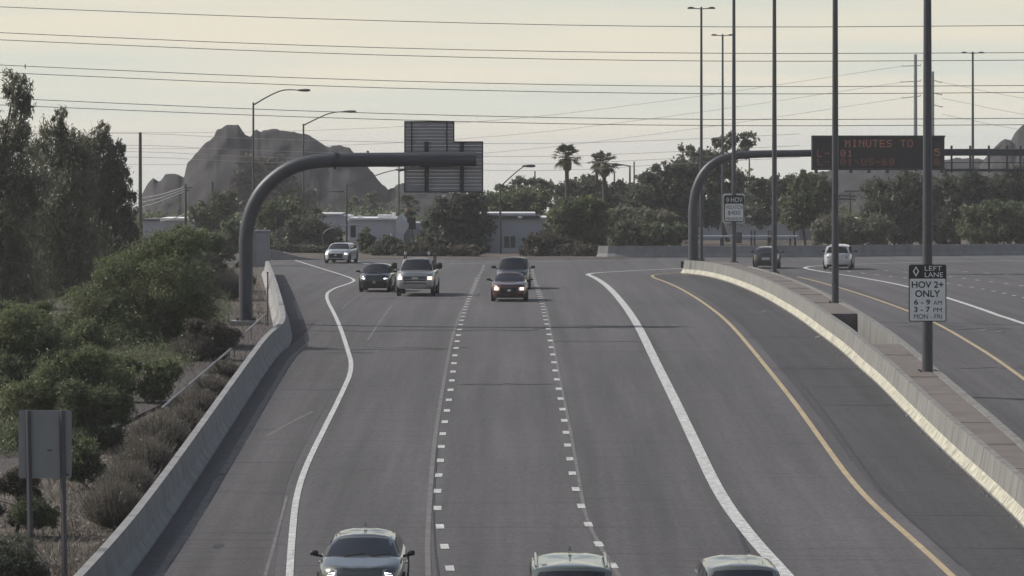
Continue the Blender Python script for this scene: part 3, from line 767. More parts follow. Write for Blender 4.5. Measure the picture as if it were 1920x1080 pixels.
def make_car(name, label, px, kind, loc, rz, L=4.6, Wd=1.82, H=1.48, clear=0.20, nose=0.78, cowl=0.98, belt=0.98, deck=1.02,
             yc=1.15, yw=2.0, yr=3.35, yt=4.15, n=4.5, lamp='lamp_white', lampz=(0.60, 0.76), lampx=(0.52, 0.90), grille=(0.42, 0.66, 0.5), wr=0.33,
             rails=False, antenna=False, mirror=(0.12, 0.24, 0.16), style=None, rack=False, gl_t=0.77, gl_b=0.88, plate_front=False, group=None):
    car = thing(name, label, kind, loc, (0, 0, 0), group)
    car.rotation_mode = 'XYZ'
    slope = float((zg(loc[1] + 1) - zg(loc[1] - 1)) / 2)
    car.rotation_euler = (math.atan(slope), 0, rz) if abs(rz) < 1.6 else (math.atan(slope), 0, rz)
    hw = Wd / 2
    # local frame: nose towards -Y, t measured from the nose
    Y = lambda t: t - L / 2
    def ztop(t):
        return float(np.interp(t, [0, 0.25, yc, yc + 0.4, yt - 0.25, yt + 0.1, L], [nose, nose + 0.05, cowl, belt, max(belt, deck) if deck >= belt else deck, deck, deck - 0.06]))
    sxv = lambda v: float(np.interp(v, [0, 0.12, 0.35, 0.6, 0.85, 0.95, 1], [0.92, 0.975, 1.0, 1.0, 0.975, 0.95, 0.90]))
    stv = lambda v: float(np.interp(v, [0, 0.12, 0.35, 0.6, 0.85, 0.95, 1], [0.972, 0.992, 1.0, 0.998, 0.985, 0.97, 0.95]))
    NP = 72
    ang = []
    for i in range(NP):
        a_ = 2 * math.pi * i / NP
        ang.append(a_)
    def outline(a_, v):
        c_, s_ = math.cos(a_), math.sin(a_)
        x = hw * sxv(v) * math.copysign(abs(c_) ** (2 / n), c_)
        t = L / 2 + L / 2 * stv(v) * math.copysign(abs(s_) ** (2 / (n + 1)), s_)
        return x, t
    rings = []
    for v in (0, 0.06, 0.12, 0.25, 0.4, 0.6, 0.75, 0.85, 0.93, 1.0):
        ring = []
        for a_ in ang:
            x, t = outline(a_, v)
            ring.append(Vector((x, Y(t), clear + v * (ztop(t) - clear))))
        rings.append(ring)
    for kx, cr_ in ((0.9, 0.012), (0.7, 0.028), (0.4, 0.04), (0.15, 0.045), (0.0, 0.046)):
        ring = []
        for a_ in ang:
            x, t = outline(a_, 1.0)
            ring.append(Vector((x * kx, Y(t), ztop(t) + cr_ + (0.02 if 0.55 < kx < 0.95 and t < yc else 0))))
        rings.append(ring)
    body = MB().rings(rings, True, False).build('body', px, car, True, 50)
    def face_t(x, z, rear=False):
        t_end = L if rear else 0
        v = min(1, max(0, (z - clear) / (ztop(t_end) - clear)))
        u = min(0.999, abs(x) / (hw * sxv(v)))
        # superellipse with exponents n (x) and n+1 (t)
        c2 = u ** n; s_ = max(0.0, 1 - c2) ** (1 / (n + 1))
        q = L / 2 * stv(v) * s_
        return (L / 2 + q) if rear else (L / 2 - q)
    def patch(nm, m, xs_, zl, zh, off=0.012, rear=False, parent=None, nz=3):
        vs = []; fs = []; sg = 1 if rear else -1
        for i, x in enumerate(xs_):
            for j in range(nz + 1):
                z = zl[i] + (zh[i] - zl[i]) * j / nz
                vs.append(Vector((x, Y(face_t(x, z, rear)) + sg * off, z)))
        nn_ = nz + 1
        for i in range(len(xs_) - 1):
            for j in range(nz): fs.append((i * nn_ + j, (i + 1) * nn_ + j, (i + 1) * nn_ + j + 1, i * nn_ + j + 1))
        # skirt back into the body
        nb = len(vs); vs += [p - Vector((0, sg * (off + 0.05), 0)) for p in vs]
        edge = [i * nn_ for i in range(len(xs_))] + [(len(xs_) - 1) * nn_ + j for j in range(1, nn_)] + [i * nn_ + nz for i in range(len(xs_) - 2, -1, -1)] + [j for j in range(nz - 1, 0, -1)]
        for q in range(len(edge)):
            a_, b_ = edge[q], edge[(q + 1) % len(edge)]; fs.append((a_, b_, b_ + nb, a_ + nb))
        used = sorted({i for f in fs for i in f}); mp_ = {i: q for q, i in enumerate(used)}
        return MB().add([vs[i] for i in used], [tuple(mp_[i] for i in f) for f in fs]).build(nm, m, parent or car, True, 50)
    lin = lambda a_, b_, k: list(np.linspace(a_, b_, k))
    con = lambda z, k: [z] * k
    # greenhouse
    gb = hw * gl_b; gt = hw * gl_t
    zc, zr = cowl + 0.0, H - 0.05
    def loop(f, off=0.0):
        """ring of the cabin at height fraction f"""
        y0 = yc + (yw - yc) * f; y1 = yt + (yr - yt) * f
        wb = gb + (gt - gb) * f + off
        z0 = zc + (zr - zc) * f; z1 = (deck if deck < belt + 0.2 else belt) + (zr - 0.03 - (deck if deck < belt + 0.2 else belt)) * f
        p = []
        bow = 0.10; rnd = 0.075 * max(0.0, f - 0.4) / 0.6
        for x in (-1, -0.85, -0.45, 0, 0.45, 0.85, 1): p.append(Vector((x * wb * (1 if abs(x) < 1 else 1), Y(y0 + bow * abs(x) ** 2.2 * 1.6), z0 - rnd * abs(x) ** 3)))
        ym = (y0 + y1) / 2
        for s_ in (0.33, 0.66): p.append(Vector((wb * 1.012, Y(y0 + bow * 1.6 + (y1 - y0 - bow * 2.6) * s_), z0 + (z1 - z0) * s_ - rnd)))
        for x in (1, 0.85, 0.45, 0, -0.45, -0.85, -1): p.append(Vector((x * wb, Y(y1 - bow * abs(x) ** 2.2), z1 - rnd * abs(x) ** 3)))
        for s_ in (0.66, 0.33): p.append(Vector((-wb * 1.012, Y(y0 + bow * 1.6 + (y1 - y0 - bow * 2.6) * s_), z0 + (z1 - z0) * s_ - rnd)))
        return p
    MB().rings([loop(-0.12), loop(0), loop(0.5), loop(0.93), loop(0.985, -0.015)]).build('cabin', px, car, True, 35)
    # roof panel, crowned
    l0 = loop(1.0, -0.01); cxm = sum((p for p in l0), Vector()) / len(l0)
    rr_ = [[p + Vector((0, 0, -0.035)) for p in loop(0.97, 0.004)], [p.lerp(cxm, 0.03) + Vector((0, 0, 0.0)) for p in l0], [p.lerp(cxm, 0.12) + Vector((0, 0, 0.025)) for p in l0], [p.lerp(cxm, 0.45) + Vector((0, 0, 0.042)) for p in l0], [p.lerp(cxm, 0.9) + Vector((0, 0, 0.05)) for p in l0]]
    roof = MB().rings(rr_).build('roof', px, car, True, 60)
    def glass(nm, idx, f0, f1, shrink0, shrink1, m='glass_car', nrm=(0, -1, 0)):
        rows_ = []
        for f, sh in ((f0, shrink0), ((f0 + f1) / 2, (shrink0 + shrink1) / 2), (f1, shrink1)):
            lp_ = [loop(f)[i] for i in idx]; c_ = (lp_[0] + lp_[-1]) / 2
            rows_.append([p + Vector(((c_.x - p.x) * sh, (c_.y - p.y) * sh if abs(nrm[0]) else 0, 0)) + Vector(nrm) * 0.016 + Vector((0, 0, 0.006)) for p in lp_])
        k_ = len(idx); vs = [p for r_ in rows_ for p in r_]
        fs = [(i * k_ + j, i * k_ + j + 1, (i + 1) * k_ + j + 1, (i + 1) * k_ + j) for i in range(2) for j in range(k_ - 1)]
        return MB().add(vs, fs).build(nm, m, car, True, 60, fixn=False)
    glass('windshield', range(0, 7), 0.02, 0.90, 0.05, 0.07)
    glass('rear_window', range(9, 16), 0.08, 0.86, 0.10, 0.12, nrm=(0, 1, 0))
    lr = [6, 7, 8, 9]
    glass('side_window', [6, 7], 0.10, 0.86, 0.10, 0.12, nrm=(1, 0, 0)); glass('side_window', [7, 8], 0.10, 0.86, 0.06, 0.06, nrm=(1, 0, 0)); glass('side_window', [8, 9], 0.10, 0.86, 0.14, 0.18, nrm=(1, 0, 0))
    glass('side_window', [0, 17], 0.10, 0.86, 0.10, 0.12, nrm=(-1, 0, 0)); glass('side_window', [17, 16], 0.10, 0.86, 0.06, 0.06, nrm=(-1, 0, 0)); glass('side_window', [16, 15], 0.10, 0.86, 0.14, 0.18, nrm=(-1, 0, 0))
    # wipers
    for sx in (-0.45, 0.12):
        p = loop(0.03)[3]; MB().tube([Vector((sx * hw, p.y - 0.03, p.z + 0.02)), Vector((sx * hw + 0.5, p.y + 0.05, p.z + 0.09))], 0.012, 5).build('wiper', 'trim', car)
    # wheels
    for sx in (-1, 1):
        for t in (0.19 * L, 0.80 * L):
            xo = sx * (hw + 0.004); wdt = 0.225; prof = [(0, wr * 0.62), (0.0, wr * 0.9), (0.03, wr), (wdt - 0.03, wr), (wdt, wr * 0.9), (wdt, wr * 0.62)]
            rg = []
            for u, r_ in prof:
                rg.append([Vector((xo - sx * u, Y(t) + r_ * math.cos(2 * math.pi * q / 24), wr + r_ * math.sin(2 * math.pi * q / 24))) for q in range(24)])
            wh = MB().rings(rg).build('wheel', 'rubber', car, True, 40)
            mb_ = MB(); xr = xo - sx * 0.02
            mb_.tube([Vector((xr, Y(t), wr)), Vector((xr - sx * 0.05, Y(t), wr))], wr * 0.2, 12)
            for q in range(5):
                a_ = 2 * math.pi * q / 5; dv = Vector((0, math.cos(a_), math.sin(a_)))
                mb_.tube([Vector((xr - sx * 0.02, Y(t), wr)) + dv * 0.02, Vector((xr - sx * 0.02, Y(t), wr)) + dv * wr * 0.62], 0.035, 5)
            mb_.build('rim', 'rim', wh)
            ar = []
            for u, r_ in ((0.004, wr * 1.06), (0.004, wr * 1.14), (-0.08, wr * 1.14), (-0.08, wr * 1.06)):
                ar.append([Vector((sx * (hw + u), Y(t) + r_ * math.cos(math.pi * q / 12), wr + r_ * math.sin(math.pi * q / 12))) for q in range(13)])
            MB().rings([list(z_) for z_ in zip(*ar)]).build('wheel_arch', 'trim', car, True)
    # mirrors
    mh, mw, mz = mirror
    for sx in (-1, 1):
        c0 = Vector((sx * (hw * 0.93), Y(yc + 0.38), belt + 0.04)); c1 = Vector((sx * (hw + mw * 0.62), Y(yc + 0.40), belt + mz * 0.45 + mh * 0.35))
        mb_ = MB(); mb_.tube([c0, c1 - Vector((0, 0, mh * 0.3))], 0.028, 6)
        rg = []
        for s_, k_ in ((-0.5, 0.55), (-0.38, 0.95), (0.1, 1.0), (0.42, 0.85), (0.5, 0.5)):
            rg.append([c1 + Vector((s_ * mw * sx, 0.07 * k_ * math.cos(2 * math.pi * q / 12), mh * 0.5 * k_ * math.sin(2 * math.pi * q / 12))) for q in range(12)])
        mb_.rings(rg); mb_.build('mirror', 'trim' if style != 'white_mirror' else px, car, True, 50)
    # front: grille, lower intake, lamps, plate
    gz0, gz1, gw = grille
    k_ = 9
    xs_ = lin(-gw * hw, gw * hw, k_)
    gr = patch('grille', 'trim', xs_, con(gz0, k_), [gz1 - 0.03 * (abs(x) / hw) for x in xs_], 0.012)
    for z in lin(gz0 + 0.05, gz1 - 0.06, 3):
        patch('grille_bar', 'chrome' if style == 'truck' else 'rubber', xs_, con(z - 0.012, k_), con(z + 0.012, k_), 0.024, parent=gr, nz=1)
    MB().box((0, Y(face_t(0, (gz0 + gz1) / 2)) - 0.03, (gz0 + gz1) / 2 + 0.03), (0.16 if style != 'truck' else 0.34, 0.03, 0.10)).build('badge', 'chrome', gr)
    patch('lower_intake', 'trim', lin(-0.62 * hw, 0.62 * hw, k_), con(clear + 0.05, k_), con(gz0 - 0.05, k_), 0.01)
    patch('bumper_lip', 'trim' if style != 'truck' else 'chrome', lin(-0.86 * hw, 0.86 * hw, 13), con(clear + 0.0, 13), con(clear + 0.045 if style != 'truck' else gz0 - 0.08, 13), 0.014 if style != 'truck' else 0.05)
    if plate_front: patch('licence_plate', 'plate', lin(-0.15, 0.15, 3), con(gz0 - 0.12, 3), con(gz0 - 0.0, 3), 0.03)
    for sx in (-1, 1):
        x0, x1 = lampx; z0, z1 = lampz
        xs_ = [sx * q * hw for q in lin(x0, x1, 6)]
        zl = [z0 + 0.02 * q for q in range(6)]; zh = [z1 + 0.012 * q for q in range(6)]
        hl = patch('headlight', 'lens', xs_, zl, zh, 0.012)
        if style == 'quad':
            for (xa, xb, za, zb) in ((0.56, 0.72, 0.86, 0.90), (0.58, 0.74, 0.79, 0.83), (0.85, 0.91, 0.885, 0.925), (0.86, 0.92, 0.825, 0.865)):
                patch('lamp_element', 'drl', [sx * hw * q for q in lin(xa, xb, 3)], con(za + z0 - 0.78, 3), con(zb + z0 - 0.78, 3), 0.026, parent=hl, nz=1)
        elif style == 'strip':
            patch('lamp_element', 'drl', [sx * hw * q for q in lin(x0 + 0.04, x1 - 0.02, 4)], [z0 + 0.05, z0 + 0.06, z0 + 0.08, z0 + 0.10], [z0 + 0.11, z0 + 0.12, z0 + 0.15, z0 + 0.18], 0.026, parent=hl, nz=1)
        elif lamp:
            m_ = (x0 + x1) / 2
            patch('lamp_element', lamp, [sx * hw * q for q in lin(m_ - 0.11, m_ + 0.11, 4)], con(z0 + 0.03, 4), con(z1 - 0.01, 4), 0.03, parent=hl, nz=2)
            patch('turn_signal', 'amber', [sx * hw * q for q in lin(x1 - 0.07, x1 - 0.01, 3)], con(z0 + 0.08, 3), con(z1 + 0.02, 3), 0.026, parent=hl, nz=1)
    # rear
    for sx in (-1, 1):
        patch('tail_light', 'tail_red', [sx * hw * q for q in lin(0.62, 0.93, 5)], con(deck - 0.30, 5), con(deck - 0.12, 5), 0.012, True)
    patch('licence_plate', 'plate', lin(-0.26, 0.26, 3), con(deck - 0.42, 3), con(deck - 0.26, 3), 0.012, True)
    patch('rear_bumper', 'trim', lin(-0.84 * hw, 0.84 * hw, 13), con(clear, 13), con(clear + 0.16, 13), 0.012, True)
    for sx in (-1, 1):
        for t in (0.42 * L, 0.66 * L):
            MB().box((sx * (hw + 0.01), Y(t), belt - 0.14), (0.03, 0.2, 0.03)).build('door_handle', px, car)
    if rails:
        for sx in (-1, 1):
            q0 = Vector((sx * gt * 0.90, Y(yw + 0.3), H - 0.065)); q1 = Vector((sx * gt * 0.90, Y(yr - 0.1), H - 0.075))
            MB().tube([q0 + Vector((0, 0, -0.01)), q0 + Vector((0, 0.35, 0.02)), q1 + Vector((0, -0.35, 0.02)), q1 + Vector((0, 0, -0.01))], 0.028, 8).build('roof_rail', 'chrome', car, True)
    if antenna:
        p = Vector((0, Y(yr - 0.2), H - 0.01)); MB().rings([[p + Vector((sx, sy, 0)) for sx, sy in ((-0.04, -0.09), (0.04, -0.09), (0.04, 0.09), (-0.04, 0.09))], [p + Vector((sx, sy, 0.09)) for sx, sy in ((-0.008, 0.04), (0.008, 0.04), (0.008, 0.08), (-0.008, 0.08))]]).build('antenna_fin', px, car)
    if rack:
        for t in (yw + 0.2, yr + 0.1, L - 0.4):
            MB().tube([Vector((-hw * 0.8, Y(t), H + 0.12)), Vector((hw * 0.8, Y(t), H + 0.12))], 0.04, 6).build('rack_bar', 'trim', car)
        for sx in (-1, 1):
            MB().tube([Vector((sx * hw * 0.78, Y(yw + 0.1), H + 0.12)), Vector((sx * hw * 0.78, Y(L - 0.3), H + 0.12))], 0.035, 6).build('rack_rail', 'trim', car)
            for t in (yr + 0.1, L - 0.4):
                MB().tube([Vector((sx * hw * 0.80, Y(t), deck - 0.1)), Vector((sx * hw * 0.78, Y(t), H + 0.12))], 0.035, 6).build('rack_post', 'trim', car)
            MB().tube([Vector((sx * hw * 0.62, Y(yw + 0.2), H + 0.12)), Vector((sx * hw * 0.62, Y(yw + 0.2), H + 0.30))], 0.075, 8).build('work_light', 'lens', car, True)
    return car

def front_at(x, y, L): 
    p = P(x, y); return G(p.x * (p.y + L / 2) / p.y, p.y + L / 2)
SUV = dict(L=4.6, Wd=1.86, H=1.70, clear=0.22, nose=0.92, cowl=1.08, belt=1.08, deck=1.10, yc=1.05, yw=1.75, yr=4.05, yt=4.45, wr=0.36, gl_t=0.76)
def over(d_, **k): q = dict(d_); q.update(k); return q
make_car('hatchback_car', 'silver car with four-bar headlights at the lower left', M['paint_silver'], 'car', G((682.5 - 960) * 78.9 / F, 78.9), 0,
         **over(SUV, L=4.6, Wd=1.84, H=1.42, nose=0.88, cowl=1.01, belt=0.96, deck=0.94, yc=1.15, yw=2.0, yr=3.5, yt=4.3, gl_t=0.69, gl_b=0.86, mirror=(0.12, 0.17, 0.14), style='quad', lampz=(0.74, 0.90), lampx=(0.52, 0.95), grille=(0.46, 0.74, 0.48), antenna=True))
make_car('suv_car', 'pale silver suv with roof rails cut off by the bottom edge', M['paint_sage'], 'car', G((1070.5 - 960) * 72.4 / F, 72.3), 0,
         **over(SUV, L=4.8, Wd=1.92, H=1.72, yr=4.1, yt=4.65, rails=True, antenna=True, lamp=None, gl_t=0.80))
make_car('hatchback_car', 'silver car straddling the thick white line at the bottom edge', M['paint_silver'], 'car', G((1389 - 960) * 73.4 / F, 73.3), R(1.2),
         **over(SUV, L=4.4, Wd=1.80, H=1.56, nose=0.88, cowl=1.02, belt=1.02, deck=1.05, yr=3.8, yt=4.3, lamp=None, gl_t=0.76))
make_car('sedan_car', 'dark reddish sedan with two warm lit headlights', M['paint_maroon'], 'car', front_at(956, 566, 4.7), R(-1),
         L=4.7, Wd=1.84, H=1.48, gl_t=0.70, gl_b=0.84, nose=0.80, lamp='lamp_warm', lampz=(0.56, 0.74), lampx=(0.50, 0.90), grille=(0.40, 0.70, 0.45))
make_car('suv_car', 'grey suv following close behind the dark sedan', M['paint_charcoal'], 'car', front_at(963, 543, 4.7), R(-1.5),
         **over(SUV, Wd=1.88, H=1.80, lamp=None, mirror=(0.16, 0.26, 0.2)))
make_car('pickup_truck', 'large grey pickup truck with a rack above the cab and big mirrors', M['paint_truck'], 'pickup truck', front_at(784, 556, 6.0), R(-2),
         L=6.0, Wd=2.03, H=2.02, clear=0.40, nose=1.16, cowl=1.32, belt=1.32, deck=1.34, yc=1.45, yw=2.15, yr=3.9, yt=4.15, n=7, wr=0.42, lamp='lamp_warm', lampz=(0.86, 1.06), lampx=(0.62, 0.93),
         grille=(0.74, 1.10, 0.58), mirror=(0.34, 0.30, 0.3), style='truck', rack=True, gl_t=0.74)
make_car('crossover_car', 'black crossover with white lamps left of the pickup', M['paint_black'], 'car', front_at(708, 548, 4.3), R(-3),
         **over(SUV, L=4.3, Wd=1.74, H=1.56, nose=0.86, cowl=1.0, belt=1.0, deck=1.03, yr=3.7, yt=4.15, style='strip', lampz=(0.66, 0.80), lampx=(0.56, 0.95), grille=(0.40, 0.62, 0.5)))
make_car('crossover_car', 'white crossover coming down the ramp at the far left', M['paint_pearl'], 'car', front_at(640, 494, 4.5), R(-8),
         **over(SUV, L=4.5, Wd=1.84, H=1.50, nose=0.84, cowl=0.99, belt=0.99, deck=1.02, yw=1.8, yr=3.8, yt=4.3, lamp='lamp_white', lampz=(0.62, 0.78), lampx=(0.62, 0.94), grille=(0.40, 0.70, 0.55)))
def rear_at(x, y, L):
    p = P(x, y); return G(p.x * (p.y + L / 2) / p.y, p.y + L / 2)
make_car('hatchback_car', 'black car driving away behind a median lamp post', M['paint_black'], 'car', rear_at(1438, 504, 4.4), R(180 - 6),
         **over(SUV, L=4.4, Wd=1.80, H=1.52, nose=0.80, cowl=0.98, belt=0.98, deck=1.04, yr=3.6, yt=4.25, lamp=None))
make_car('minivan_car', 'pale minivan driving away beyond the second median lamp post', M['paint_pearl'], 'car', rear_at(1573, 506, 4.9), R(180 - 8),
         **over(SUV, L=4.9, Wd=1.92, H=1.72, yr=4.45, yt=4.75, lamp=None, gl_t=0.78))
make_car('sedan_car', 'car behind the far wall just left of the minivan, only its bright roof edge showing', M['paint_silver'], 'car', W(1537, 495, 304), R(88), lamp=None)
make_car('sedan_car', 'car passing behind the far wall under the message board, only its roof showing', M['paint_silver'], 'car', W(1757, 494, 303), R(88), lamp=None)

# ================================================================== VEGETATION
def rnd_dirs(g, n):
    v = g.normal(size=(n, 3)); return v / np.linalg.norm(v, axis=1)[:, None]
def leaf_cloud(g, c, size, asp, droop):
    n = len(c)
    u = rnd_dirs(g, n); u[:, 2] -= droop; u /= np.linalg.norm(u, axis=1)[:, None]
    r = rnd_dirs(g, n); v = np.cross(u, r); v /= (np.linalg.norm(v, axis=1)[:, None] + 1e-9)
    s = size * g.uniform(0.6, 1.4, n)[:, None]
    a = u * s; b = v * s * asp
    return np.stack([c - a - b * 0.3, c - a * 0.1 + b, c + a, c - a * 0.1 - b], axis=1)
def tree(name, label, cat, xb, d, lobes, leaf, nleaf, size, seed, yb=None, bark='bark', asp=0.35, droop=0.0, clump=0.55, cl=70, group=None, depth=0.8, zb=None, thick=None):
    """lobes are photo ellipses (x, y, rx, ry) at distance d"""
    g = np.random.default_rng(seed); k = d / F
    bx = (xb - 960) * k; base = G(bx, d, -0.05)
    t = thing(name, label, cat, base, group=group)
    C = np.array([[*W(l[0], l[1], d)] for l in lobes]); RX = np.array([l[2] * k for l in lobes]); RY = np.array([l[3] * k for l in lobes])
    C[:, 1] += g.uniform(-0.35, 0.35, len(lobes)) * RX * 1.2
    wgt = RX * RY; wgt = wgt / wgt.sum()
    ncl = max(8, nleaf // cl)
    li = g.choice(len(lobes), ncl, p=wgt)
    dr = rnd_dirs(g, ncl); rad = g.uniform(0.12, 1.12, ncl) ** 0.55
    cc = C[li] + dr * rad[:, None] * np.stack([RX[li], RX[li] * depth, RY[li]], 1)
    gz = zg(cc[:, 1]) + 0.15
    cc[:, 2] = np.maximum(cc[:, 2], gz + g.uniform(0, 0.4, ncl))
    rc = np.minimum(clump * np.sqrt(RX[li] * RY[li]) * g.uniform(0.16, 0.5, ncl), 1.5)
    pc = np.repeat(np.arange(ncl), cl)
    off = g.normal(size=(ncl * cl, 3)) * 0.5
    pts_ = cc[pc] + off * rc[pc][:, None] * np.array([1, 1, 0.8 + 0.5 * droop])
    if droop: pts_[:, 2] -= np.abs(g.normal(size=len(pts_))) * droop * rc[pc] * 0.9
    q = leaf_cloud(g, pts_, size, asp, droop)
    q -= np.array([*base])
    quads('crown', q, leaf, t)
    # trunk and limbs
    H_ = C[:, 2].max() - base.z
    r0 = thick if thick else max(0.05, 0.022 * H_)
    rr2 = random.Random(seed)
    order = np.argsort(C[:, 2]); mb_ = MB(base)
    tip = Vector(C[order[len(order) // 2]]); 
    mid = base.lerp(tip, 0.5) + Vector((rr2.uniform(-0.2, 0.2), 0, 0))
    mb_.tube([base, mid, tip], [r0, r0 * 0.75, r0 * 0.45], 8)
    mb_.build('trunk', bark, t, True)
    mb2 = MB(base)
    for i in range(len(C)):
        e = Vector(C[i]); s_ = base.lerp(tip, rr2.uniform(0.3, 0.8))
        m_ = s_.lerp(e, 0.5) + Vector((rr2.uniform(-0.3, 0.3), rr2.uniform(-0.3, 0.3), rr2.uniform(0, 0.4)))
        mb2.tube([s_, m_, e], [r0 * 0.4, r0 * 0.3, r0 * 0.14], 5)
        for _ in range(3):
            dv = Vector(rnd_dirs(g, 1)[0]); f_ = e + Vector((dv.x * RX[i], dv.y * RX[i] * 0.7, dv.z * RY[i])) * 0.85
            mb2.tube([m_.lerp(e, rr2.uniform(0.3, 1)), f_], [r0 * 0.16, r0 * 0.05], 4)
    mb2.build('limb', bark, t, True)
    return t

# left side, near to far
EU = dict(leaf='leaf_euc', size=0.13, asp=0.24, droop=1.0, bark='pale_bark', clump=0.7, cl=45)
tree('eucalyptus_tree', 'tallest drooping eucalyptus at the left picture edge', 'tree', 15, 178, [(28, 160, 30, 34), (40, 205, 24, 36), (30, 255, 30, 40), (25, 330, 60, 70), (0, 420, 70, 80), (20, 520, 70, 90), (-40, 300, 60, 90)], nleaf=30000, seed=1, **EU)
tree('eucalyptus_tree', 'broad eucalyptus behind the left shrubs', 'tree', 110, 192, [(116, 222, 15, 28), (82, 262, 42, 36), (130, 290, 55, 48), (105, 360, 80, 70), (110, 450, 95, 80), (95, 545, 85, 70)], nleaf=34000, seed=2, **EU)
tree('eucalyptus_tree', 'eucalyptus with ragged right side beside the tall utility pole', 'tree', 195, 203, [(192, 255, 20, 26), (205, 300, 30, 32), (228, 280, 14, 16), (222, 335, 24, 26), (160, 285, 30, 30), (180, 350, 50, 55), (238, 385, 18, 40), (195, 440, 55, 65), (238, 450, 26, 36), (190, 530, 60, 60)], nleaf=36000, seed=3, **EU)
PV = dict(leaf='leaf_green', size=0.075, asp=0.28, clump=0.95, bark='bark')
tree('desert_shrub', 'large rounded green desert tree beside the gantry post', 'tree', 290, 147, [(300, 475, 60, 38), (345, 455, 50, 30), (240, 510, 60, 45), (330, 530, 75, 55), (250, 580, 90, 60), (345, 595, 60, 50), (180, 585, 60, 50), (220, 640, 90, 40), (300, 640, 70, 40)], nleaf=80000, seed=4, **PV)
tree('desert_shrub', 'smaller olive shrub below the eucalyptus at the left edge', 'shrub', 45, 126, [(40, 625, 60, 40), (10, 670, 60, 50), (80, 660, 50, 40), (40, 720, 60, 40)], nleaf=34000, seed=5, **PV)
tree('desert_shrub', 'bright green shrub above the roadside sign back', 'shrub', 150, 110, [(160, 680, 50, 32), (100, 715, 60, 40), (205, 710, 45, 36), (60, 745, 50, 36), (150, 760, 70, 45), (215, 770, 40, 30), (120, 800, 60, 30)], nleaf=46000, seed=6, **over(PV, size=0.06))
tree('desert_shrub', 'small green shrub at the right edge of the roadside sign', 'shrub', 165, 99, [(160, 850, 26, 26), (172, 885, 30, 24), (140, 880, 30, 24)], nleaf=9000, seed=7, **over(PV, size=0.06, leaf='leaf_mid'))
tree('desert_shrub', 'low green shrub seen between the sign posts', 'shrub', 62, 89, [(60, 960, 34, 28), (75, 985, 36, 24)], nleaf=8000, seed=8, **over(PV, size=0.05, leaf='leaf_mid'))
tree('desert_shrub', 'dark shrub in the lower left picture corner', 'shrub', 10, 80.0, [(10, 1045, 60, 45), (-30, 1080, 70, 50), (45, 1085, 45, 34)], nleaf=16000, seed=9, **over(PV, size=0.05, leaf='leaf_dark'))
def fill_shrub(label, x0, x1, y0, y1, d, n, seed, leaf, nleaf, size, name='desert_shrub', cat='shrub'):
    g_ = random.Random(seed); lo_ = []; d = dist(y1) + 1.0
    for _ in range(n):
        u = g_.random(); x = x0 + (x1 - x0) * u; yt_ = y0 + (y1 - y0) * (abs(u - 0.5) * 2) ** 2 * 0.45
        y = yt_ + (y1 - yt_) * g_.random(); r_ = (x1 - x0) * g_.uniform(0.10, 0.2)
        lo_.append((x, y + r_ * 0.3, r_, r_ * g_.uniform(0.5, 0.8)))
    tree(name, label, cat, (x0 + x1) / 2, d, lo_, leaf, nleaf, size, seed, asp=0.3, clump=1.3, cl=45, droop=0.1)
fill_shrub('feathery olive tree between the left eucalyptus and the gantry', 130, 330, 520, 650, 176, 14, 201, 'leaf_mid', 40000, 0.08, 'desert_tree', 'tree')
fill_shrub('wide pale green brush at the left edge under the eucalyptus', -60, 130, 560, 690, 160, 14, 202, 'leaf_green', 40000, 0.08)
fill_shrub('dense green brush left of the dark ditch strip', 170, 330, 640, 760, 140, 12, 203, 'leaf_green', 36000, 0.07)
fill_shrub('low brush mid slope beside the bright green shrub', -40, 110, 660, 800, 128, 12, 204, 'leaf_mid', 34000, 0.065)
fill_shrub('pale green brush left of the large rounded desert tree', 70, 210, 590, 700, 0, 12, 210, 'leaf_green', 36000, 0.075)
fill_shrub('thin brown brush below the gantry base', 330, 440, 590, 680, 152, 10, 205, 'leaf_brown', 12000, 0.09)
fill_shrub('olive brush on the bank behind the gantry post', 362, 462, 425, 545, 215, 14, 206, 'leaf_mid', 26000, 0.11)
fill_shrub('green brush at the upper bank behind the large desert tree', 280, 430, 425, 500, 235, 12, 207, 'leaf_mid', 16000, 0.13)
fill_shrub('shaggy green brush behind the roadside sign', 20, 220, 700, 850, 113, 12, 208, 'leaf_mid', 36000, 0.055)
fill_shrub('dull dark brush low in the left corner beyond the sign posts', -30, 90, 880, 1010, 88, 10, 209, 'leaf_brown', 18000, 0.045)
def dry_shrub(label, x, y, wpx, hpx, seed, n=2600, leaf='straw'):
    g = np.random.default_rng(seed); p = P(x, y); k = p.y / F
    t = thing('dry_shrub', label, 'shrub', p, group='dry shrubs behind the left barrier')
    a_ = g.uniform(0, 2 * np.pi, n); rad = np.sqrt(g.uniform(0, 1, n)); w_ = wpx * k / 2; h_ = hpx * k
    b0 = np.stack([rad * np.cos(a_) * w_ * 0.45, rad * np.sin(a_) * w_ * 0.6, np.zeros(n)], 1)
    tip = np.stack([rad * np.cos(a_) * w_ + g.normal(0, 0.12, n), rad * np.sin(a_) * w_ * 1.2 + g.normal(0, 0.1, n), h_ * g.uniform(0.35, 1.05, n) * (1 - 0.45 * rad ** 2)], 1)
    sd_ = rnd_dirs(g, n) * 0.010
    q = np.stack([b0 - sd_, b0 + sd_, tip + sd_ * 0.5, tip - sd_ * 0.5], 1)
    lf = b0 + (tip - b0) * g.uniform(0.4, 1, n)[:, None]
    q2 = leaf_cloud(g, lf + g.normal(0, 0.05, (n, 3)), 0.05, 0.3, 0)
    quads('blades', q, leaf, t); quads('twigs', q2, leaf, t)
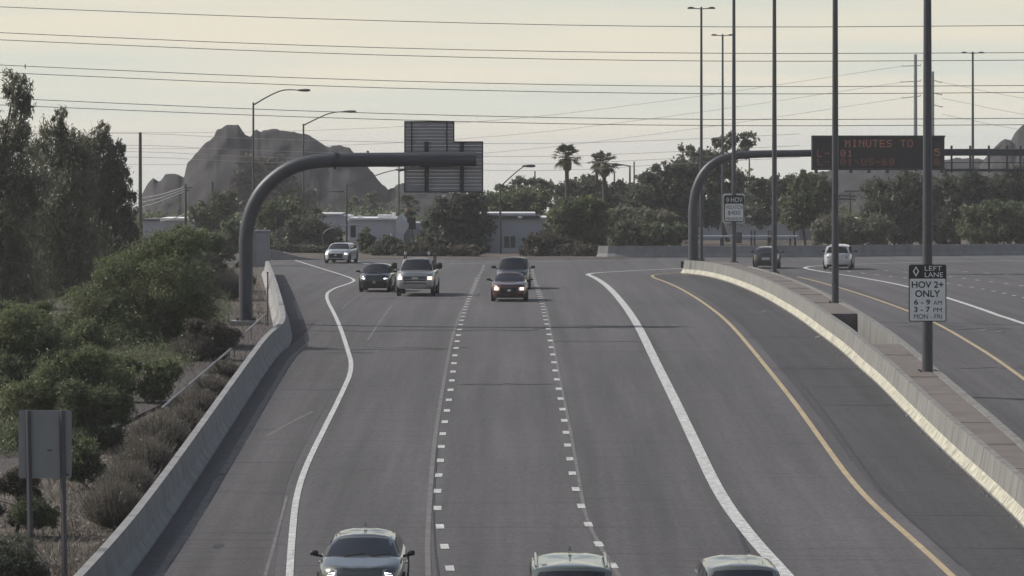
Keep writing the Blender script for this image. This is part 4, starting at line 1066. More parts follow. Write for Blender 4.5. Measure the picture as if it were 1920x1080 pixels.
for i, (x, y, w_, h_, l) in enumerate(((214, 985, 120, 90, 'nearest dry grey shrub against the left barrier'), (240, 940, 120, 80, 'second dry shrub from the bottom along the left barrier'), (272, 895, 120, 85, 'third dry shrub from the bottom along the left barrier'), (302, 850, 120, 80, 'fourth dry shrub from the bottom along the left barrier'),
        (340, 810, 100, 55, 'fifth dry shrub from the bottom along the left barrier'), (370, 775, 90, 50, 'sixth dry shrub from the bottom along the left barrier'), (398, 740, 75, 40, 'seventh dry shrub from the bottom, below the railing'), (420, 707, 60, 34, 'topmost dry shrub between railing and barrier'), (365, 675, 90, 60, 'dry shrub above the railing'),
        (425, 560, 90, 60, 'dry tuft left of the gantry post'))):
    dry_shrub(l, x, y, w_, h_, 40 + i)
# dry grass and stones strewn over the slope
g = np.random.default_rng(77)
n = 15000
yy = g.uniform(500, 1120, n); dd = np.array([dist(v) for v in yy])
lim = np.array([xl(v) for v in dd]) - 1.0
xx = lim - g.exponential(3.2, n)
bz = zg(dd) - 0.06
h_ = g.uniform(0.05, 0.30, n)
b0 = np.stack([xx, dd, bz], 1); sd_ = rnd_dirs(g, n) * np.array([1, 1, 0]) * 0.018
tip = b0 + np.stack([g.normal(0, 0.1, n), g.normal(0, 0.1, n), h_], 1)
tag(quads('dry_grass', np.stack([b0 - sd_, b0 + sd_, tip + sd_ * 0.3, tip - sd_ * 0.3], 1), 'straw'), 'thin dry grass scattered over the left dirt slope', 'grass', kind='stuff')
n = 30000
yy = g.uniform(500, 860, n); ph = g.uniform(-120, 430, n)
ok = (ph < np.interp(yy, [500, 600, 660, 720, 760, 810, 870], [440, 430, 400, 320, 230, 120, 0])) & (np.sin(ph * 0.047 + yy * 0.031) + np.sin(ph * 0.019 - yy * 0.043) + g.normal(0, 0.5, n) > -0.3)
yy, ph = yy[ok], ph[ok]; n = len(yy)
dd = np.array([dist(v) for v in yy]); c0 = np.stack([(ph - 960) * dd / F, dd, zg(dd) + np.abs(g.normal(0, 0.28, n))], 1)
pc = np.repeat(np.arange(n), 4)
tag(quads('ground_cover', leaf_cloud(g, c0[pc] + g.normal(0, 0.13, (n * 4, 3)) * np.array([1, 1, 0.6]), 0.06, 0.35, -0.2), 'leaf_mid'), 'low green weeds and brush covering the left slope', 'weeds', kind='stuff')
mb = MB(); rr = random.Random(8)
for i in range(700):
    y_ = rr.uniform(640, 1120); d_ = dist(y_); X_ = xl(d_) - 1.0 - rr.expovariate(0.4); s_ = rr.uniform(0.02, 0.09)
    p = G(X_, d_, -0.05 + s_ * 0.3)
    mb.add([p + Vector((rr.uniform(-s_, s_) + sx * s_, rr.uniform(-s_, s_) + sy * s_, sz * s_ * 0.7)) for sx, sy, sz in ((-1, 0, 0), (1, 0, 0), (0, -1, 0), (0, 1, 0), (0, 0, 1))], [(0, 2, 4), (2, 1, 4), (1, 3, 4), (3, 0, 4)])
tag(mb.build('gravel', 'stone'), 'loose stones strewn over the left dirt slope', 'gravel', kind='stuff')
for x, y, l in ((174, 896, 'pale stick lying on the dirt right of the roadside sign'), (200, 850, 'dark stick lying on the dirt slope')):
    p = P(x, y); t_ = MB(p).tube([p + Vector((-0.2, -0.25, 0.0)), p + Vector((0.02, 0.02, 0.03)), p + Vector((0.18, 0.3, 0.0))], [0.03, 0.028, 0.02], 6).build('stick', 'litter' if 'pale' in l else 'bark', None, True)
    t_.location = p; tag(t_, l, 'stick')
mb = MB(); rr = random.Random(18)
for i in range(170):
    d_ = rr.uniform(76, 200); x_ = float(np.interp(d_, my, mxx)) - abs(rr.gauss(0.08, 0.12)); s_ = rr.uniform(0.012, 0.05); p = G(x_, d_, 0.008)
    mb.add([p + Vector((sx * s_, sy * s_ * 1.5, sz * s_)) for sx, sy, sz in ((-1, 0, 0), (1, 0, 0), (0, -1, 0), (0, 1, 0), (0, 0, 1))], [(0, 2, 4), (2, 1, 4), (1, 3, 4), (3, 0, 4)])
tag(mb.build('road_grit', 'tar'), 'dark grit and rubbish gathered along the foot of the median barrier', 'grit', kind='stuff')
for x, y, l in ((1432, 586, 'scrap of pale litter at the far foot of the median barrier'), (1533, 634, 'scrap of white litter below the pit in the median'), (1704, 781, 'scrap of white litter at the near foot of the median barrier')):
    p = P(x, y); t_ = MB(p).add([p + Vector(v) for v in ((-0.1, -0.12, 0.015), (0.1, -0.08, 0.03), (0.12, 0.14, 0.02), (-0.06, 0.12, 0.05))], [(0, 1, 2, 3)]).prism([p + Vector(v) for v in ((-0.09, -0.1, 0.02), (0.09, -0.06, 0.02), (0.1, 0.1, 0.02))], (0, 0, 0.06)).build('litter_scrap', 'litter')
    t_.location = p; tag(t_, l, 'litter')

# ---- far vegetation
FT = [
 ('hazy brown tree in front of the butte behind the gantry curve', 480, 520, [(470, 312, 32, 18), (510, 305, 32, 18), (535, 325, 30, 20), (455, 345, 24, 26), (490, 360, 55, 34), (540, 375, 50, 30), (450, 390, 40, 30)], 'leaf_brown', 9000, 0.35),
 ('green tree left of the gantry curve below the butte', 400, 345, [(385, 400, 34, 24), (420, 380, 24, 24), (410, 430, 40, 26)], 'leaf_mid', 6000, 0.2),
 ('low green tree between gantry post and ramp car', 520, 330, [(510, 400, 36, 22), (550, 395, 30, 24), (530, 430, 50, 28)], 'leaf_mid', 8000, 0.2),
 ('dark shrub beside the ramp traffic signal', 590, 318, [(575, 430, 36, 30), (610, 445, 30, 28), (550, 455, 34, 24), (520, 455, 30, 22)], 'leaf_dark', 9000, 0.18),
 ('small pale tree in front of the grey building corner', 688, 297, [(686, 452, 16, 22), (690, 470, 16, 16)], 'leaf_mid', 2600, 0.15),
 ('faint pair of trees at the foot of the butte', 670, 520, [(662, 385, 14, 16), (694, 380, 14, 18), (680, 400, 34, 12)], 'leaf_mid', 4000, 0.4),
 ('dark hedge shrub in front of the gabled wall', 740, 290, [(720, 468, 26, 16), (755, 470, 26, 16), (735, 455, 16, 14)], 'leaf_dark', 5000, 0.16),
 ('big dense tree right of the stepped sign back', 850, 300, [(850, 385, 34, 24), (885, 380, 32, 22), (828, 415, 34, 32), (868, 425, 40, 40), (895, 420, 26, 36), (815, 450, 40, 28), (865, 465, 50, 18)], 'leaf_dark', 15000, 0.17),
 ('low shrub strip below the dense tree', 800, 288, [(780, 470, 34, 14), (830, 475, 40, 12), (880, 474, 36, 13)], 'leaf_brown', 6000, 0.15),
 ('yellowish green tree above the flat roofed house', 965, 345, [(955, 375, 38, 20), (1000, 378, 36, 20), (975, 395, 46, 16), (920, 390, 30, 24)], 'leaf_green', 9000, 0.19),
 ('thin wispy tree above the flat roofed house', 985, 380, [(975, 345, 18, 14), (1005, 342, 18, 12), (1030, 348, 16, 14), (945, 355, 18, 12), (1000, 362, 50, 12)], 'leaf_euc', 4200, 0.2),
 ('rounded green tree left of the first palm trunk', 1085, 296, [(1075, 395, 34, 22), (1105, 390, 32, 22), (1055, 420, 34, 30), (1110, 425, 40, 36), (1085, 450, 50, 30)], 'leaf_green', 14000, 0.16),
 ('brown bush in front of the house window', 1010, 289, [(995, 455, 18, 18), (1020, 450, 26, 16), (1045, 462, 40, 18), (1010, 472, 40, 12), (1085, 470, 40, 14)], 'leaf_brown', 9000, 0.14),
 ('low green bush behind the far wall end', 1200, 302, [(1175, 435, 36, 18), (1225, 438, 42, 18), (1270, 440, 34, 18), (1200, 455, 60, 12)], 'leaf_mid', 9000, 0.16),
 ('olive tree behind the low green bush', 1195, 318, [(1170, 405, 32, 18), (1215, 408, 36, 18), (1250, 415, 26, 18)], 'leaf_euc', 6000, 0.18),
 ('dark tree row below the two palms', 1140, 350, [(1075, 362, 34, 22), (1120, 358, 34, 20), (1160, 365, 36, 22), (1100, 385, 60, 20)], 'leaf_dark', 10000, 0.2),
 ('thin wispy tree between the two palms', 1100, 380, [(1085, 345, 14, 12), (1105, 338, 16, 14), (1125, 350, 14, 12)], 'leaf_euc', 1800, 0.2),
 ('dense dark tree left of the message gantry', 1250, 340, [(1210, 345, 28, 20), (1245, 335, 34, 26), (1285, 330, 34, 34), (1225, 375, 50, 30), (1285, 385, 44, 40), (1330, 395, 34, 34)], 'leaf_dark', 15000, 0.2),
 ('tall ragged eucalyptus behind the median lamp posts', 1365, 350, [(1395, 258, 24, 18), (1365, 262, 18, 16), (1340, 268, 14, 12), (1300, 285, 28, 20), (1400, 282, 18, 18), (1345, 300, 34, 26), (1315, 310, 28, 22), (1365, 335, 34, 28), (1330, 345, 40, 24), (1375, 375, 40, 30)], 'leaf_euc', 8000, 0.22),
 ('dark low tree left of the message board post', 1440, 335, [(1430, 345, 34, 14), (1470, 345, 28, 16), (1450, 372, 50, 22), (1420, 400, 40, 20)], 'leaf_dark', 9000, 0.18),
 ('dark tree below the left end of the message board', 1510, 325, [(1510, 345, 34, 24), (1540, 360, 28, 30), (1500, 380, 40, 26), (1530, 400, 40, 26), (1490, 415, 30, 20)], 'leaf_mid', 11000, 0.18),
 ('olive tree hanging over the far wall below the board', 1600, 312, [(1555, 430, 34, 24), (1600, 435, 34, 22), (1640, 430, 34, 26), (1580, 415, 24, 18)], 'leaf_euc', 9000, 0.17),
 ('large dark tree below the right end of the board', 1680, 318, [(1650, 365, 34, 30), (1700, 350, 36, 28), (1735, 360, 28, 30), (1660, 400, 44, 32), (1715, 400, 44, 34), (1690, 435, 60, 22)], 'leaf_dark', 16000, 0.18),
 ('dark tree under the gantry walkway', 1800, 325, [(1775, 355, 34, 26), (1820, 345, 34, 24), (1800, 385, 50, 30), (1770, 420, 40, 26), (1760, 445, 40, 14)], 'leaf_dark', 13000, 0.18),
 ('tall dark tree at the right picture edge', 1895, 330, [(1870, 350, 34, 24), (1910, 340, 34, 26), (1940, 360, 40, 40), (1880, 380, 50, 26)], 'leaf_dark', 12000, 0.18),
 ('rounded green tree above the far wall at the right edge', 1870, 310, [(1830, 410, 34, 26), (1870, 400, 40, 24), (1910, 410, 40, 30), (1850, 435, 60, 18), (1910, 440, 40, 16)], 'leaf_mid', 14000, 0.16),
 ('low dark shrub behind the ramp wall', 545, 300, [(520, 468, 26, 10), (560, 472, 34, 10), (600, 478, 30, 8)], 'leaf_dark', 3500, 0.14),
 ('pale olive tree left of the cabinet behind the barrier', 430, 300, [(430, 440, 24, 24), (450, 460, 22, 22), (415, 465, 26, 22)], 'leaf_mid', 5000, 0.17),
 ('distant low tree at the foot of the utility poles', 330, 360, [(300, 425, 40, 18), (350, 430, 40, 18), (380, 440, 34, 18), (280, 440, 34, 22)], 'leaf_mid', 7000, 0.2),
]
for i, (l, x, d_, lobes, lf, nl, sz) in enumerate(FT):
    tree('far_tree' if 'tree' in l or 'eucalyptus' in l else 'far_shrub', l, 'tree' if 'tree' in l or 'eucalyptus' in l else 'shrub', x, d_, lobes, lf, nl, sz, 100 + i, asp=0.5, droop=0.5 if lf == 'leaf_euc' else 0.15, clump=0.85, cl=40, group='trees beyond the freeway')

# ---- palms
def palm(label, xc, yc_, d, rpx, seed, ytrunk=470, tr=0.16, nf=34, low=False, leaf='leaf_palm', xb=None):
    g = random.Random(seed); k = d / F; cpt = W(xc, yc_, d); base = G(((xb or xc) - 960) * k, d, -0.05)
    t = thing('fan_palm', label, 'palm tree', base, group='fan palms')
    n = 8
    MB(base).tube([base.lerp(cpt, i / n) + Vector((math.sin(i * 0.5) * 0.05, 0, 0)) for i in range(n + 1)], [tr * (1.25 - 0.35 * i / n) for i in range(n + 1)], 10).build('trunk', 'palm_trunk', t, True)
    Rr = rpx * k
    if not low:
        rg = []
        for u, r_ in ((0, tr), (-0.25, tr * 2.0), (-0.8, tr * 2.5), (-1.25, tr * 1.9), (-1.5, tr * 0.9)):
            rg.append([cpt + Vector((r_ * math.cos(2 * math.pi * q / 12) * g.uniform(0.85, 1.15), r_ * math.sin(2 * math.pi * q / 12), u * Rr * 0.52)) for q in range(12)])
        MB(base).rings(rg).build('dead_frond_skirt', 'palm_skirt', t, True)
    for i in range(nf):
        az = 2 * math.pi * (i * 0.618); el = R(g.uniform(-42, 78)) if not low else R(g.uniform(5, 75))
        dv = Vector((math.cos(az) * math.cos(el), math.sin(az) * math.cos(el), math.sin(el)))
        pe = cpt + dv * Rr * 0.5; side = dv.cross(Vector((0, 0, 1))).normalized(); up = side.cross(dv)
        mb_ = MB(base); mb_.tube([cpt, pe], [0.03, 0.018], 4)
        for j in range(9):
            a_ = R(-62 + 124 * j / 8); bd_ = dv * math.cos(a_) + side * math.sin(a_); ln = Rr * 0.56 * g.uniform(0.8, 1.1) * (1 - 0.15 * abs(a_))
            w_ = side * math.cos(a_) - dv * math.sin(a_); tipd = pe + bd_ * ln - Vector((0, 0, ln * (0.20 + 0.25 * g.random()))); mdp = pe + bd_ * ln * 0.55 - Vector((0, 0, ln * 0.03))
            ww = Rr * 0.045
            mb_.add([pe - w_ * 0.01, pe + w_ * 0.01, mdp + w_ * ww, mdp - w_ * ww, tipd], [(0, 1, 2, 3), (3, 2, 4)])
        mb_.build('frond', leaf, t, fixn=False)
palm('taller fan palm with full crown against the sky', 1063, 296, 330, 33, 1, tr=0.19)
palm('fan palm with drooping right fronds, right of the taller one', 1133, 308, 335, 32, 2, tr=0.19)
palm('fan palm standing just behind the right-hand palm', 1119, 304, 350, 22, 3, tr=0.15, nf=20)
palm('low bushy palm in front of the grey building behind the pickup', 766, 388, 305, 28, 4, tr=0.14, nf=26)
palm('small palm below the message gantry behind the far wall', 1489, 432, 303, 20, 5, tr=0.1, nf=20, low=True)
palm('low green palm left of the gantry post', 418, 412, 320, 30, 6, tr=0.16, nf=26, low=True)
palm('hazy palm inside the gantry curve', 545, 372, 340, 26, 7, tr=0.16, nf=22)
palm('dark palm behind the ramp traffic signal', 590, 412, 322, 28, 8, tr=0.16, nf=24)

# ================================================================== BACKGROUND
def hill(name, px, d, depth, seed, label):
    """rocky butte: the traced skyline is its crest, a broken cliff in front and a long slope behind"""
    px = sorted(px); xs_ = np.linspace(px[0][0], px[-1][0], 260); g = np.random.default_rng(seed)
    ys_ = np.interp(xs_, [p[0] for p in px], [p[1] for p in px])
    walk = np.convolve(g.normal(0, 1.9, len(xs_) + 4), np.ones(3) / 3, 'same')[2:-2]
    ysm = np.convolve(np.pad(ys_, 12, 'edge'), np.ones(25) / 25, 'valid')
    ys_ = ys_ + walk
    vf = np.linspace(-1, 0, 26); ff = np.interp(vf, [-1, -0.8, -0.5, -0.24, -0.1, 0], [0, 0.26, 0.6, 0.83, 0.94, 1.0])
    rows_ = list(zip(vf, ff)) + [(0.15, 0.95), (0.35, 0.8), (0.6, 0.5), (0.8, 0.25), (1, 0)]
    nx = len(xs_); vs = []; fs = []
    blot = g.normal(0, 1, (len(rows_) + 6, nx + 12))
    for _ in range(2):
        blot = sum(np.roll(blot, q, 1) for q in range(-3, 4)) / 7; blot = sum(np.roll(blot, q, 0) for q in range(-1, 2)) / 3
    blot = blot / blot.std()
    for j, (v, f_) in enumerate(rows_):
        for i, x in enumerate(xs_):
            dj = v * (depth * 0.30 if v < 0 else depth) + (blot[j, i] * 0.35 if -0.97 < v < -0.05 else 0)
            zb_ = float(zg(d)) - 1.0; zt_ = HC - ((ys_[i] * f_ ** 3 + max(ysm[i], ys_[i]) * (1 - f_ ** 3)) - YT) * d / F
            z_ = zb_ + max(0.0, zt_ - zb_) * f_ * 1.0
            vs.append(((x - 960) * (d + dj) / F if v < 0 else (x - 960) * d / F, d + dj, z_))
    for j in range(len(rows_) - 1):
        for i in range(nx - 1): a_ = j * nx + i; fs.append((a_, a_ + 1, a_ + nx + 1, a_ + nx))
    o = MB().add(vs, fs).build(name, 'rock_hill', fixn=False)
    for p_ in o.data.polygons: p_.use_smooth = True
    tag(o, label, kind='structure')
    return o
hill('butte', [(240, 470), (262, 375), (272, 352), (282, 340), (288, 334), (294, 342), (302, 338), (310, 328), (325, 326), (336, 330), (341, 336), (346, 330), (350, 308), (358, 300), (368, 288), (378, 276), (392, 262), (402, 253), (406, 243), (416, 240), (424, 234), (434, 234), (448, 236), (453, 245), (460, 254), (470, 258), (476, 246), (482, 243), (490, 248), (505, 243), (520, 242), (540, 246), (555, 249), (570, 250), (590, 260), (604, 268), (618, 276), (628, 271), (640, 272), (655, 278), (668, 290), (690, 315), (705, 332), (718, 348), (728, 356), (745, 345), (760, 343), (800, 352), (850, 362), (900, 400), (960, 440)], 600, 60, 5, 'grey rocky butte with two rounded summits')
hill('butte', [(1780, 400), (1830, 330), (1864, 279), (1873, 271), (1884, 260), (1893, 261), (1901, 270), (1906, 266), (1909, 250), (1914, 238), (1925, 230), (1960, 225), (2040, 240), (2150, 330), (2260, 420)], 640, 50, 6, 'dark rocky butte at the right picture edge')
hill('ridge', [(1300, 380), (1420, 350), (1560, 318), (1640, 312), (1740, 305), (1800, 296), (1860, 300), (1990, 320), (2200, 360)], 800, 50, 7, 'low hazy ridge behind the message board')

# ---- far-off wood on the plain, one dark mass
g = np.random.default_rng(500)
n = 3600; dd = g.uniform(390, 575, n); ph = g.uniform(-300, 2250, n); X_ = (ph - 960) * dd / F
nz_ = 0.5 + 0.5 * np.sin(ph * 0.021 + dd * 0.013) * np.sin(ph * 0.0083 + 1.3)
keep = nz_ > 0.25; X_, dd, nz_ = X_[keep], dd[keep], nz_[keep]; n = len(dd)
hh = g.uniform(0.8, 2.6, n) * (0.4 + 0.8 * nz_)
cnt = 16; pc = np.repeat(np.arange(n), cnt)
pts_ = np.stack([X_[pc] + g.normal(0, 0.9, n * cnt), dd[pc] + g.normal(0, 0.9, n * cnt), zg(dd)[pc] + np.abs(g.normal(0, 0.5, n * cnt)) * hh[pc]], 1)
tag(quads('woodland', leaf_cloud(g, pts_, 0.32, 0.6, 0), 'leaf_mid'), 'far-off low wood in front of the buttes', 'woodland', kind='stuff')

# ---- buildings
def bbox(root, nm, m, x0, x1, y0, y1, d, dep, par=None, off=0.0):
    a_ = W(x0, y0, d); b_ = W(x1, y1, d)
    return MB(root.location).box(((a_.x + b_.x) / 2, d + dep / 2 + off, (a_.z + b_.z) / 2), (b_.x - a_.x, dep, a_.z - b_.z)).build(nm, m, par or root)
b1 = thing('low_building', 'plain grey building with gabled end behind the pickup', 'building', W(710, 490, 302))
bbox(b1, 'wall', 'stucco', 655, 742, 411, 492, 302, 8)
gp_ = [W(742.2, 492, 301.6), W(742.2, 410, 301.6), W(749, 403, 301.6), (W(767, 424, 301.6)), W(762, 432, 301.6), W(757, 442, 301.6), W(757, 492, 301.6)]
MB(b1.location).prism(gp_, (0, 7, 0)).build('gable_wall', 'stucco_pale', b1)
bbox(b1, 'wall', 'stucco', 757.3, 842, 418, 492, 303, 7)
bbox(b1, 'parapet', 'stucco_pale', 654, 743, 409, 412.4, 301.7, 8.4)
for x0, x1, y0, y1 in ((650, 664, 409.5, 414), (652, 662, 404, 407.5), (670, 678, 405, 410), (708, 732, 402.5, 408), (734, 741, 399, 409), (790, 800, 413, 418), (806, 814, 411, 418), (822, 828, 410, 418)):
    bbox(b1, 'roof_unit', 'roof_white', x0, x1, y0, y1, 303.5, 1.2)
bbox(b1, 'door', 'roof_dark', 746, 752, 452, 492, 301.4, 0.1)
b2 = thing('flat_roofed_house', 'grey flat roofed house with one dark window', 'house', W(960, 492, 301))
bbox(b2, 'wall', 'stucco', 874, 1032, 410, 492, 301, 9)
bbox(b2, 'roof', 'roof_dark', 872, 1012, 404.5, 409.5, 300.6, 9)
bbox(b2, 'parapet', 'stucco_pale', 870, 1004, 399.5, 404, 301, 8)
bbox(b2, 'parapet', 'stucco_pale', 1012, 1034, 407.5, 411, 300.7, 9)
wn = bbox(b2, 'window', 'window_dark', 944, 968, 443, 464.5, 300.9, 0.12)
for x in (944, 956, 967): bbox(b2, 'frame', 'stucco_pale', x - 0.6, x + 0.9, 442.5, 465, 300.8, 0.1, wn)
bbox(b2, 'sill', 'stucco_pale', 940, 986, 465.3, 492, 300.7, 0.25)
bbox(b2, 'roof_unit', 'roof_white', 971, 979, 405.5, 409.3, 300.0, 0.5)
b3 = thing('long_building', 'long low grey building with white roof edges beyond the median signs', 'building', W(1440, 470, 362))
bbox(b3, 'wall', 'stucco', 1236, 1500, 415.5, 480, 362, 10)
bbox(b3, 'wall', 'stucco', 1500.3, 1630, 416.5, 480, 363, 10)
bbox(b3, 'roof', 'roof_dark', 1236, 1460, 409, 415, 361.6, 10)
bbox(b3, 'roof', 'roof_dark', 1466, 1625, 411, 416, 361.6, 10)
for x0, x1 in ((1244, 1292), (1395, 1456), (1468, 1498), (1505, 1560), (1585, 1622)): bbox(b3, 'fascia', 'roof_white', x0, x1, 402.5 if x0 < 1460 else 408.5, 408 if x0 < 1460 else 411.5, 361.2, 3)
b4 = thing('pipe_canopy', 'thin pale canopy beam on dark posts behind the far wall', 'canopy', W(1400, 482, 300))
bbox(b4, 'beam', 'stucco', 1303, 1497, 442, 444.6, 300, 0.9)
for x in (1316, 1352, 1409, 1415, 1441, 1447, 1482): bbox(b4, 'post', 'roof_dark', x - 1.6, x + 1.6, 432 if x > 1400 and x < 1460 else 446, 484, 300.2, 0.2)
MB(b4.location).box(W(1385, 446, 299.7), (0.55, 0.1, 0.9)).build('notice_panel', 'roof_dark', b4)
b5 = thing('distant_house', 'distant house with bright roof left of the wooden pole', 'house', W(310, 445, 350))
bbox(b5, 'wall', 'stucco', 268, 362, 414, 446, 350, 8); bbox(b5, 'roof', 'roof_white', 300, 345, 409, 413.6, 349.7, 8); bbox(b5, 'roof', 'roof_dark', 266, 299, 411, 413.6, 349.7, 8)
b6 = thing('distant_house', 'distant flat house left of the ramp signal arm', 'house', W(600, 440, 350))
bbox(b6, 'wall', 'stucco', 560, 655, 404, 440, 350, 8); bbox(b6, 'roof', 'stucco_pale', 556, 640, 400.5, 403.6, 349.7, 8)

# ---- street lights and traffic signals
def street_light(label, x, ytop, d, arm, yb=484, r=0.10):
    base = W(x, yb, d); base.z = float(zg(d)); top = W(x, ytop, d)
    t = thing('street_light', label, 'street light', base, group='street lights beyond the freeway')
    MB(base).tube([base, base.lerp(top, 0.5), top], [r * 1.3, r, r * 0.75], 10).build('pole', 'pole_steel', t, True)
    pts_ = smooth_line([W(*q, d) for q in arm], 2)
    MB(base).tube(pts_, [r * 0.62 - r * 0.25 * i / len(pts_) for i in range(len(pts_))], 8).build('arm', 'pole_steel', t, True)
    e = pts_[-1]; dx = math.copysign(1, arm[-1][0] - arm[0][0]); ll = 20 * d / F
    rg = [[e + Vector((dx * u * ll, 0.16 * q * math.cos(2 * math.pi * j / 10), 0.10 * q * math.sin(2 * math.pi * j / 10) - 0.01)) for j in range(10)] for u, q in ((-0.25, 0.4), (0.0, 0.9), (0.45, 1.25), (0.85, 1.1), (1.0, 0.5))]
    MB(base).rings(rg).build('lamp_head', 'pole_steel', t, True)
    return t
street_light('left-most street light with long curved arm before the butte', 475, 192, 300, [(475, 197), (500, 182), (525, 170), (540, 168), (562, 169)])
street_light('second street light from the left with long curved arm', 569, 232, 330, [(569, 235), (595, 222), (620, 211), (648, 209)])
street_light('low street light with short bright arm inside the gantry curve', 598, 336, 380, [(598, 372), (606, 362), (616, 358.5), (624, 358.5)], r=0.08)
street_light('street light with straight rising arm left of the stepped sign', 650, 345, 300, [(650, 349), (690, 334), (725, 322), (745, 318)], r=0.08)
street_light('thin street light pole at the left edge of the stepped sign', 748, 312, 330, [(748, 322), (768, 314), (790, 308)], r=0.08)
street_light('street light with rising arm right of the stepped sign', 938, 344, 296, [(938, 350), (955, 334), (972, 319), (984, 311)], r=0.09)
street_light('short street light right of the palms', 1181, 310, 420, [(1181, 312), (1174, 310), (1167, 309)], r=0.13)
def signal(label, x, y0, y1, wpx, d, arm=None, back=True):
    base = W(x, 485, d); base.z = float(zg(d)); k = d / F
    t = thing('traffic_signal', label, 'traffic signal', base, group='traffic signals at the ramp')
    c_ = W(x, (y0 + y1) / 2, d - 0.2)
    if arm is None:
        MB(base).tube([base, W(x, y0, d)], 0.06, 8).build('pole', 'dark_metal', t, True)
    else:
        MB(base).tube([W(arm[0][0], 485, d), W(*arm[0], d)], 0.07, 8).build('pole', 'dark_metal', t, True)
        MB(base).tube(smooth_line([W(*q, d) for q in arm], 2), 0.05, 8).build('mast_arm', 'galv', t, True)
    MB(base).prism(rrect(c_.x - wpx * k / 2, c_.x + wpx * k / 2, W(0, y1, d).z, W(0, y0, d).z, 0.06, c_.y), (0, 0.04, 0)).build('backplate', 'trim', t)
    for j in range(3):
        z_ = W(0, y0 + (y1 - y0) * (j + 0.5) / 3, d).z
        MB(base).box((c_.x, c_.y - 0.12, z_), (wpx * k * 0.6, 0.2, (y1 - y0) * k / 3 * 0.88)).build('signal_section', 'trim', t)
signal('black traffic signal back right of the gantry post', 526, 401, 424, 13, 288)
signal('black traffic signal back above the pickup', 773, 408, 430, 13, 288)
signal('traffic signal hung from a pale curved mast arm above the ramp car', 662, 423, 445, 10, 296, arm=[(606, 438), (612, 431), (630, 425), (650, 423.5), (672, 422)])

# ---- utility poles, towers and wires
def upole(label, x, y0, yb, d, r, m='wood_pole', cross=(), ins=0, name='utility_pole', group='utility poles'):
    base = W(x, yb, d); base.z = float(zg(d)) - 0.1
    t = thing(name, label, 'utility pole', base, group=group)
    MB(base).tube([base, W(x, y0, d)], [r * 1.25, r * 0.9], 10).build('pole', m, t, True)
    for (xa, xb2, ya, yb2) in cross:
        MB(base).tube([W(xa, ya, d - r - 0.06), W(xb2, yb2, d - r - 0.06)], 0.07, 6).build('crossarm', m, t)
        for xx_, yy_ in ((xa, ya), (xb2, yb2)):
            p = W(xx_, yy_, d - r - 0.06); MB(base).tube([p, p + Vector((0, 0, 0.25))], 0.05, 6).build('insulator', 'sign_back', t)
upole('tall brown utility pole left of the butte', 263, 248, 430, 330, 0.15)
upole('wooden utility pole with crossarm below the butte', 348, 345, 425, 340, 0.11, cross=((341, 361, 352, 351), (344, 355, 358, 357)))
upole('leaning dark pole stub below the butte', 398, 341, 420, 345, 0.13)
for x, y, l in ((1003, 321, 'thin far pole above the flat roofed house'), (1152, 322, 'short far pole right of the second palm'), (1168, 334, 'shortest far pole right of the second palm'), (1189, 303, 'tallest far pole right of the palms'), (1205, 346, 'far pole in the dark trees left of the gantry'), (1405, 298, 'far pole under the curve of the message gantry')):
    upole(l, x, y, 470, 460, 0.10)
upole('pole with three bright crossarms seen below the message board', 1594, 362, 470, 330, 0.07, cross=((1583, 1636, 359, 357), (1573, 1606, 366, 368), (1572, 1604, 373, 374)))
tw = ((1716.5, 102, 0.30, ((1692, 1726, 124, 123), (1690, 1726, 154, 152), (1692, 1726, 184, 180)), 'left and taller of the two pale transmission towers'), (1749, 134, 0.24, ((1749, 1766, 150, 155), (1749, 1766, 174, 178), (1749, 1767, 196, 201)), 'right and shorter of the two transmission towers'))
for x, y, r, cr_, l in tw:
    upole(l, x, y, 440, 620, r, 'sign_back', cr_, name='transmission_tower', group='transmission towers')
def wire(label, pts_, d, r, m='wire', it=2, group='overhead wires'):
    q = smooth_line([W(x, y, d) for x, y in pts_], it)
    o = MB(q[0]).tube(q, r, 5).build('overhead_wire', m, None, True); o.location = q[0]
    tag(o, label, 'wire', group); return o
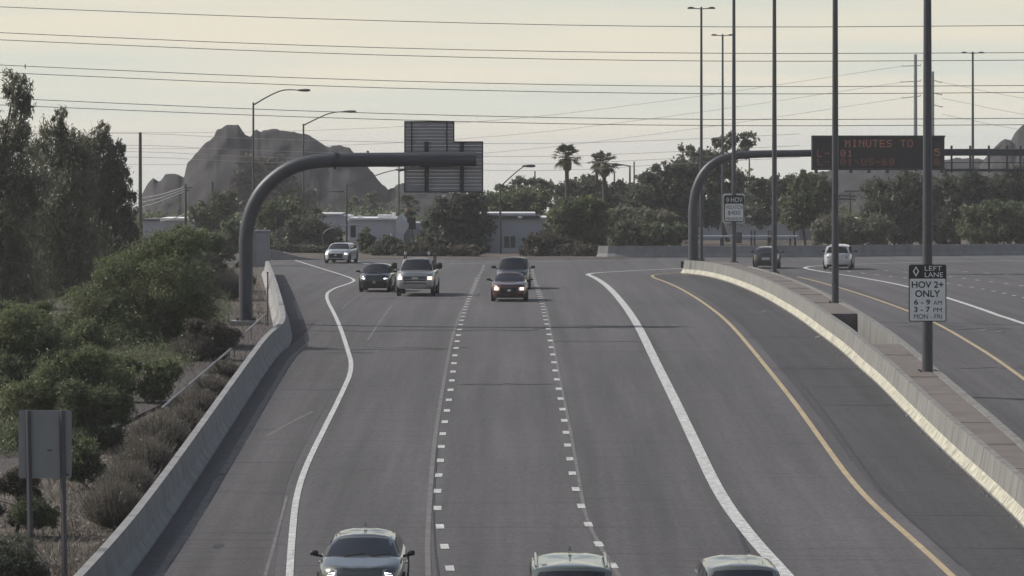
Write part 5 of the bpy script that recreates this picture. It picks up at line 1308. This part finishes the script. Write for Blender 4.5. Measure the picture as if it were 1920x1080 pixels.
WL_ = [('topmost power line crossing the whole sky', [(-250, 2), (0, 13), (640, 38), (1290, 52), (1920, 48), (2250, 44)]),
       ('second power line from the top, upper of its pair', [(-250, 49), (0, 61.5), (640, 89), (1280, 101), (1920, 99), (2250, 96)]),
       ('third power line from the top, lower of its pair', [(-250, 62), (0, 75), (640, 102.5), (1280, 116), (1920, 113), (2250, 110)]),
       ('fourth power line from the top, upper of its pair', [(-250, 110), (0, 122), (640, 150.5), (1280, 163.5), (1920, 160.5), (2250, 157)]),
       ('fifth power line from the top, lower of its pair', [(-250, 124), (0, 136), (640, 164), (1280, 177.5), (1920, 173.5), (2250, 170)]),
       ('sixth power line from the top, upper of the lowest thick pair', [(-250, 172), (0, 184), (640, 212), (1280, 225.5), (1920, 222), (2250, 219)]),
       ('seventh power line from the top, lower of the lowest thick pair', [(-250, 185), (0, 197), (640, 223), (1280, 237), (1920, 234), (2250, 231)])]
for l, q in WL_: wire(l, q, 240, 0.023)
low = ('upper', 'middle', 'lower')
for i, y in enumerate((124, 154, 184)):
    wire('faint %s conductor falling leftwards from the tall tower' % low[i], [(1692, y), (1280, y + 62), (900, y + 108), (400, y + 128), (-200, y + 118)], 620, 0.028, 'wire_faint')
    wire('faint %s conductor falling rightwards from the short tower' % low[i], [(1766, y + 30), (1920, y + 62), (2200, y + 100)], 620, 0.028, 'wire_faint')
for i, y in enumerate((249, 271, 283, 293)):
    wire('thin wire number %s down on the tall brown pole' % ('one', 'two', 'three', 'four')[i], [(-100, y + 2), (263, y), (420, y + 9), (640, y + 16), (1000, y + 22 + 3 * i), (1300, y + 12), (1500, y + 2)], 332, 0.018, 'wire_faint')
for i, (a_, b_) in enumerate((((238, 374), (345, 351)), ((238, 384), (347, 354)), ((225, 397), (346, 359)))):
    wire('white wire %s on the wooden crossarm pole' % ('highest', 'second', 'lowest')[i], [a_, ((a_[0] + b_[0]) / 2, (a_[1] + b_[1]) / 2 + 6), b_], 339, 0.045, 'wire_bright')
wire('short white service wire low on the crossarm pole', [(300, 415), (325, 410), (346, 402)], 339, 0.045, 'wire_bright')

# ---- the air
hz = MB().box((0, 2425, -18.5), (5900, 5150, 105)).build('haze', None)
hm = bpy.data.materials.new('haze_air'); hm.use_nodes = True
hn = hm.node_tree; hn.nodes.clear()
ho = hn.nodes.new('ShaderNodeOutputMaterial'); hv = hn.nodes.new('ShaderNodeVolumePrincipled')
hv.inputs['Color'].default_value = (0.95, 0.96, 1.0, 1); hv.inputs['Density'].default_value = 0.00021
hv.inputs['Anisotropy'].default_value = 0.0
hn.links.new(hv.outputs[0], ho.inputs['Volume'])
hz.data.materials.append(hm); tag(hz, 'pale morning haze filling the air', 'haze', kind='stuff')
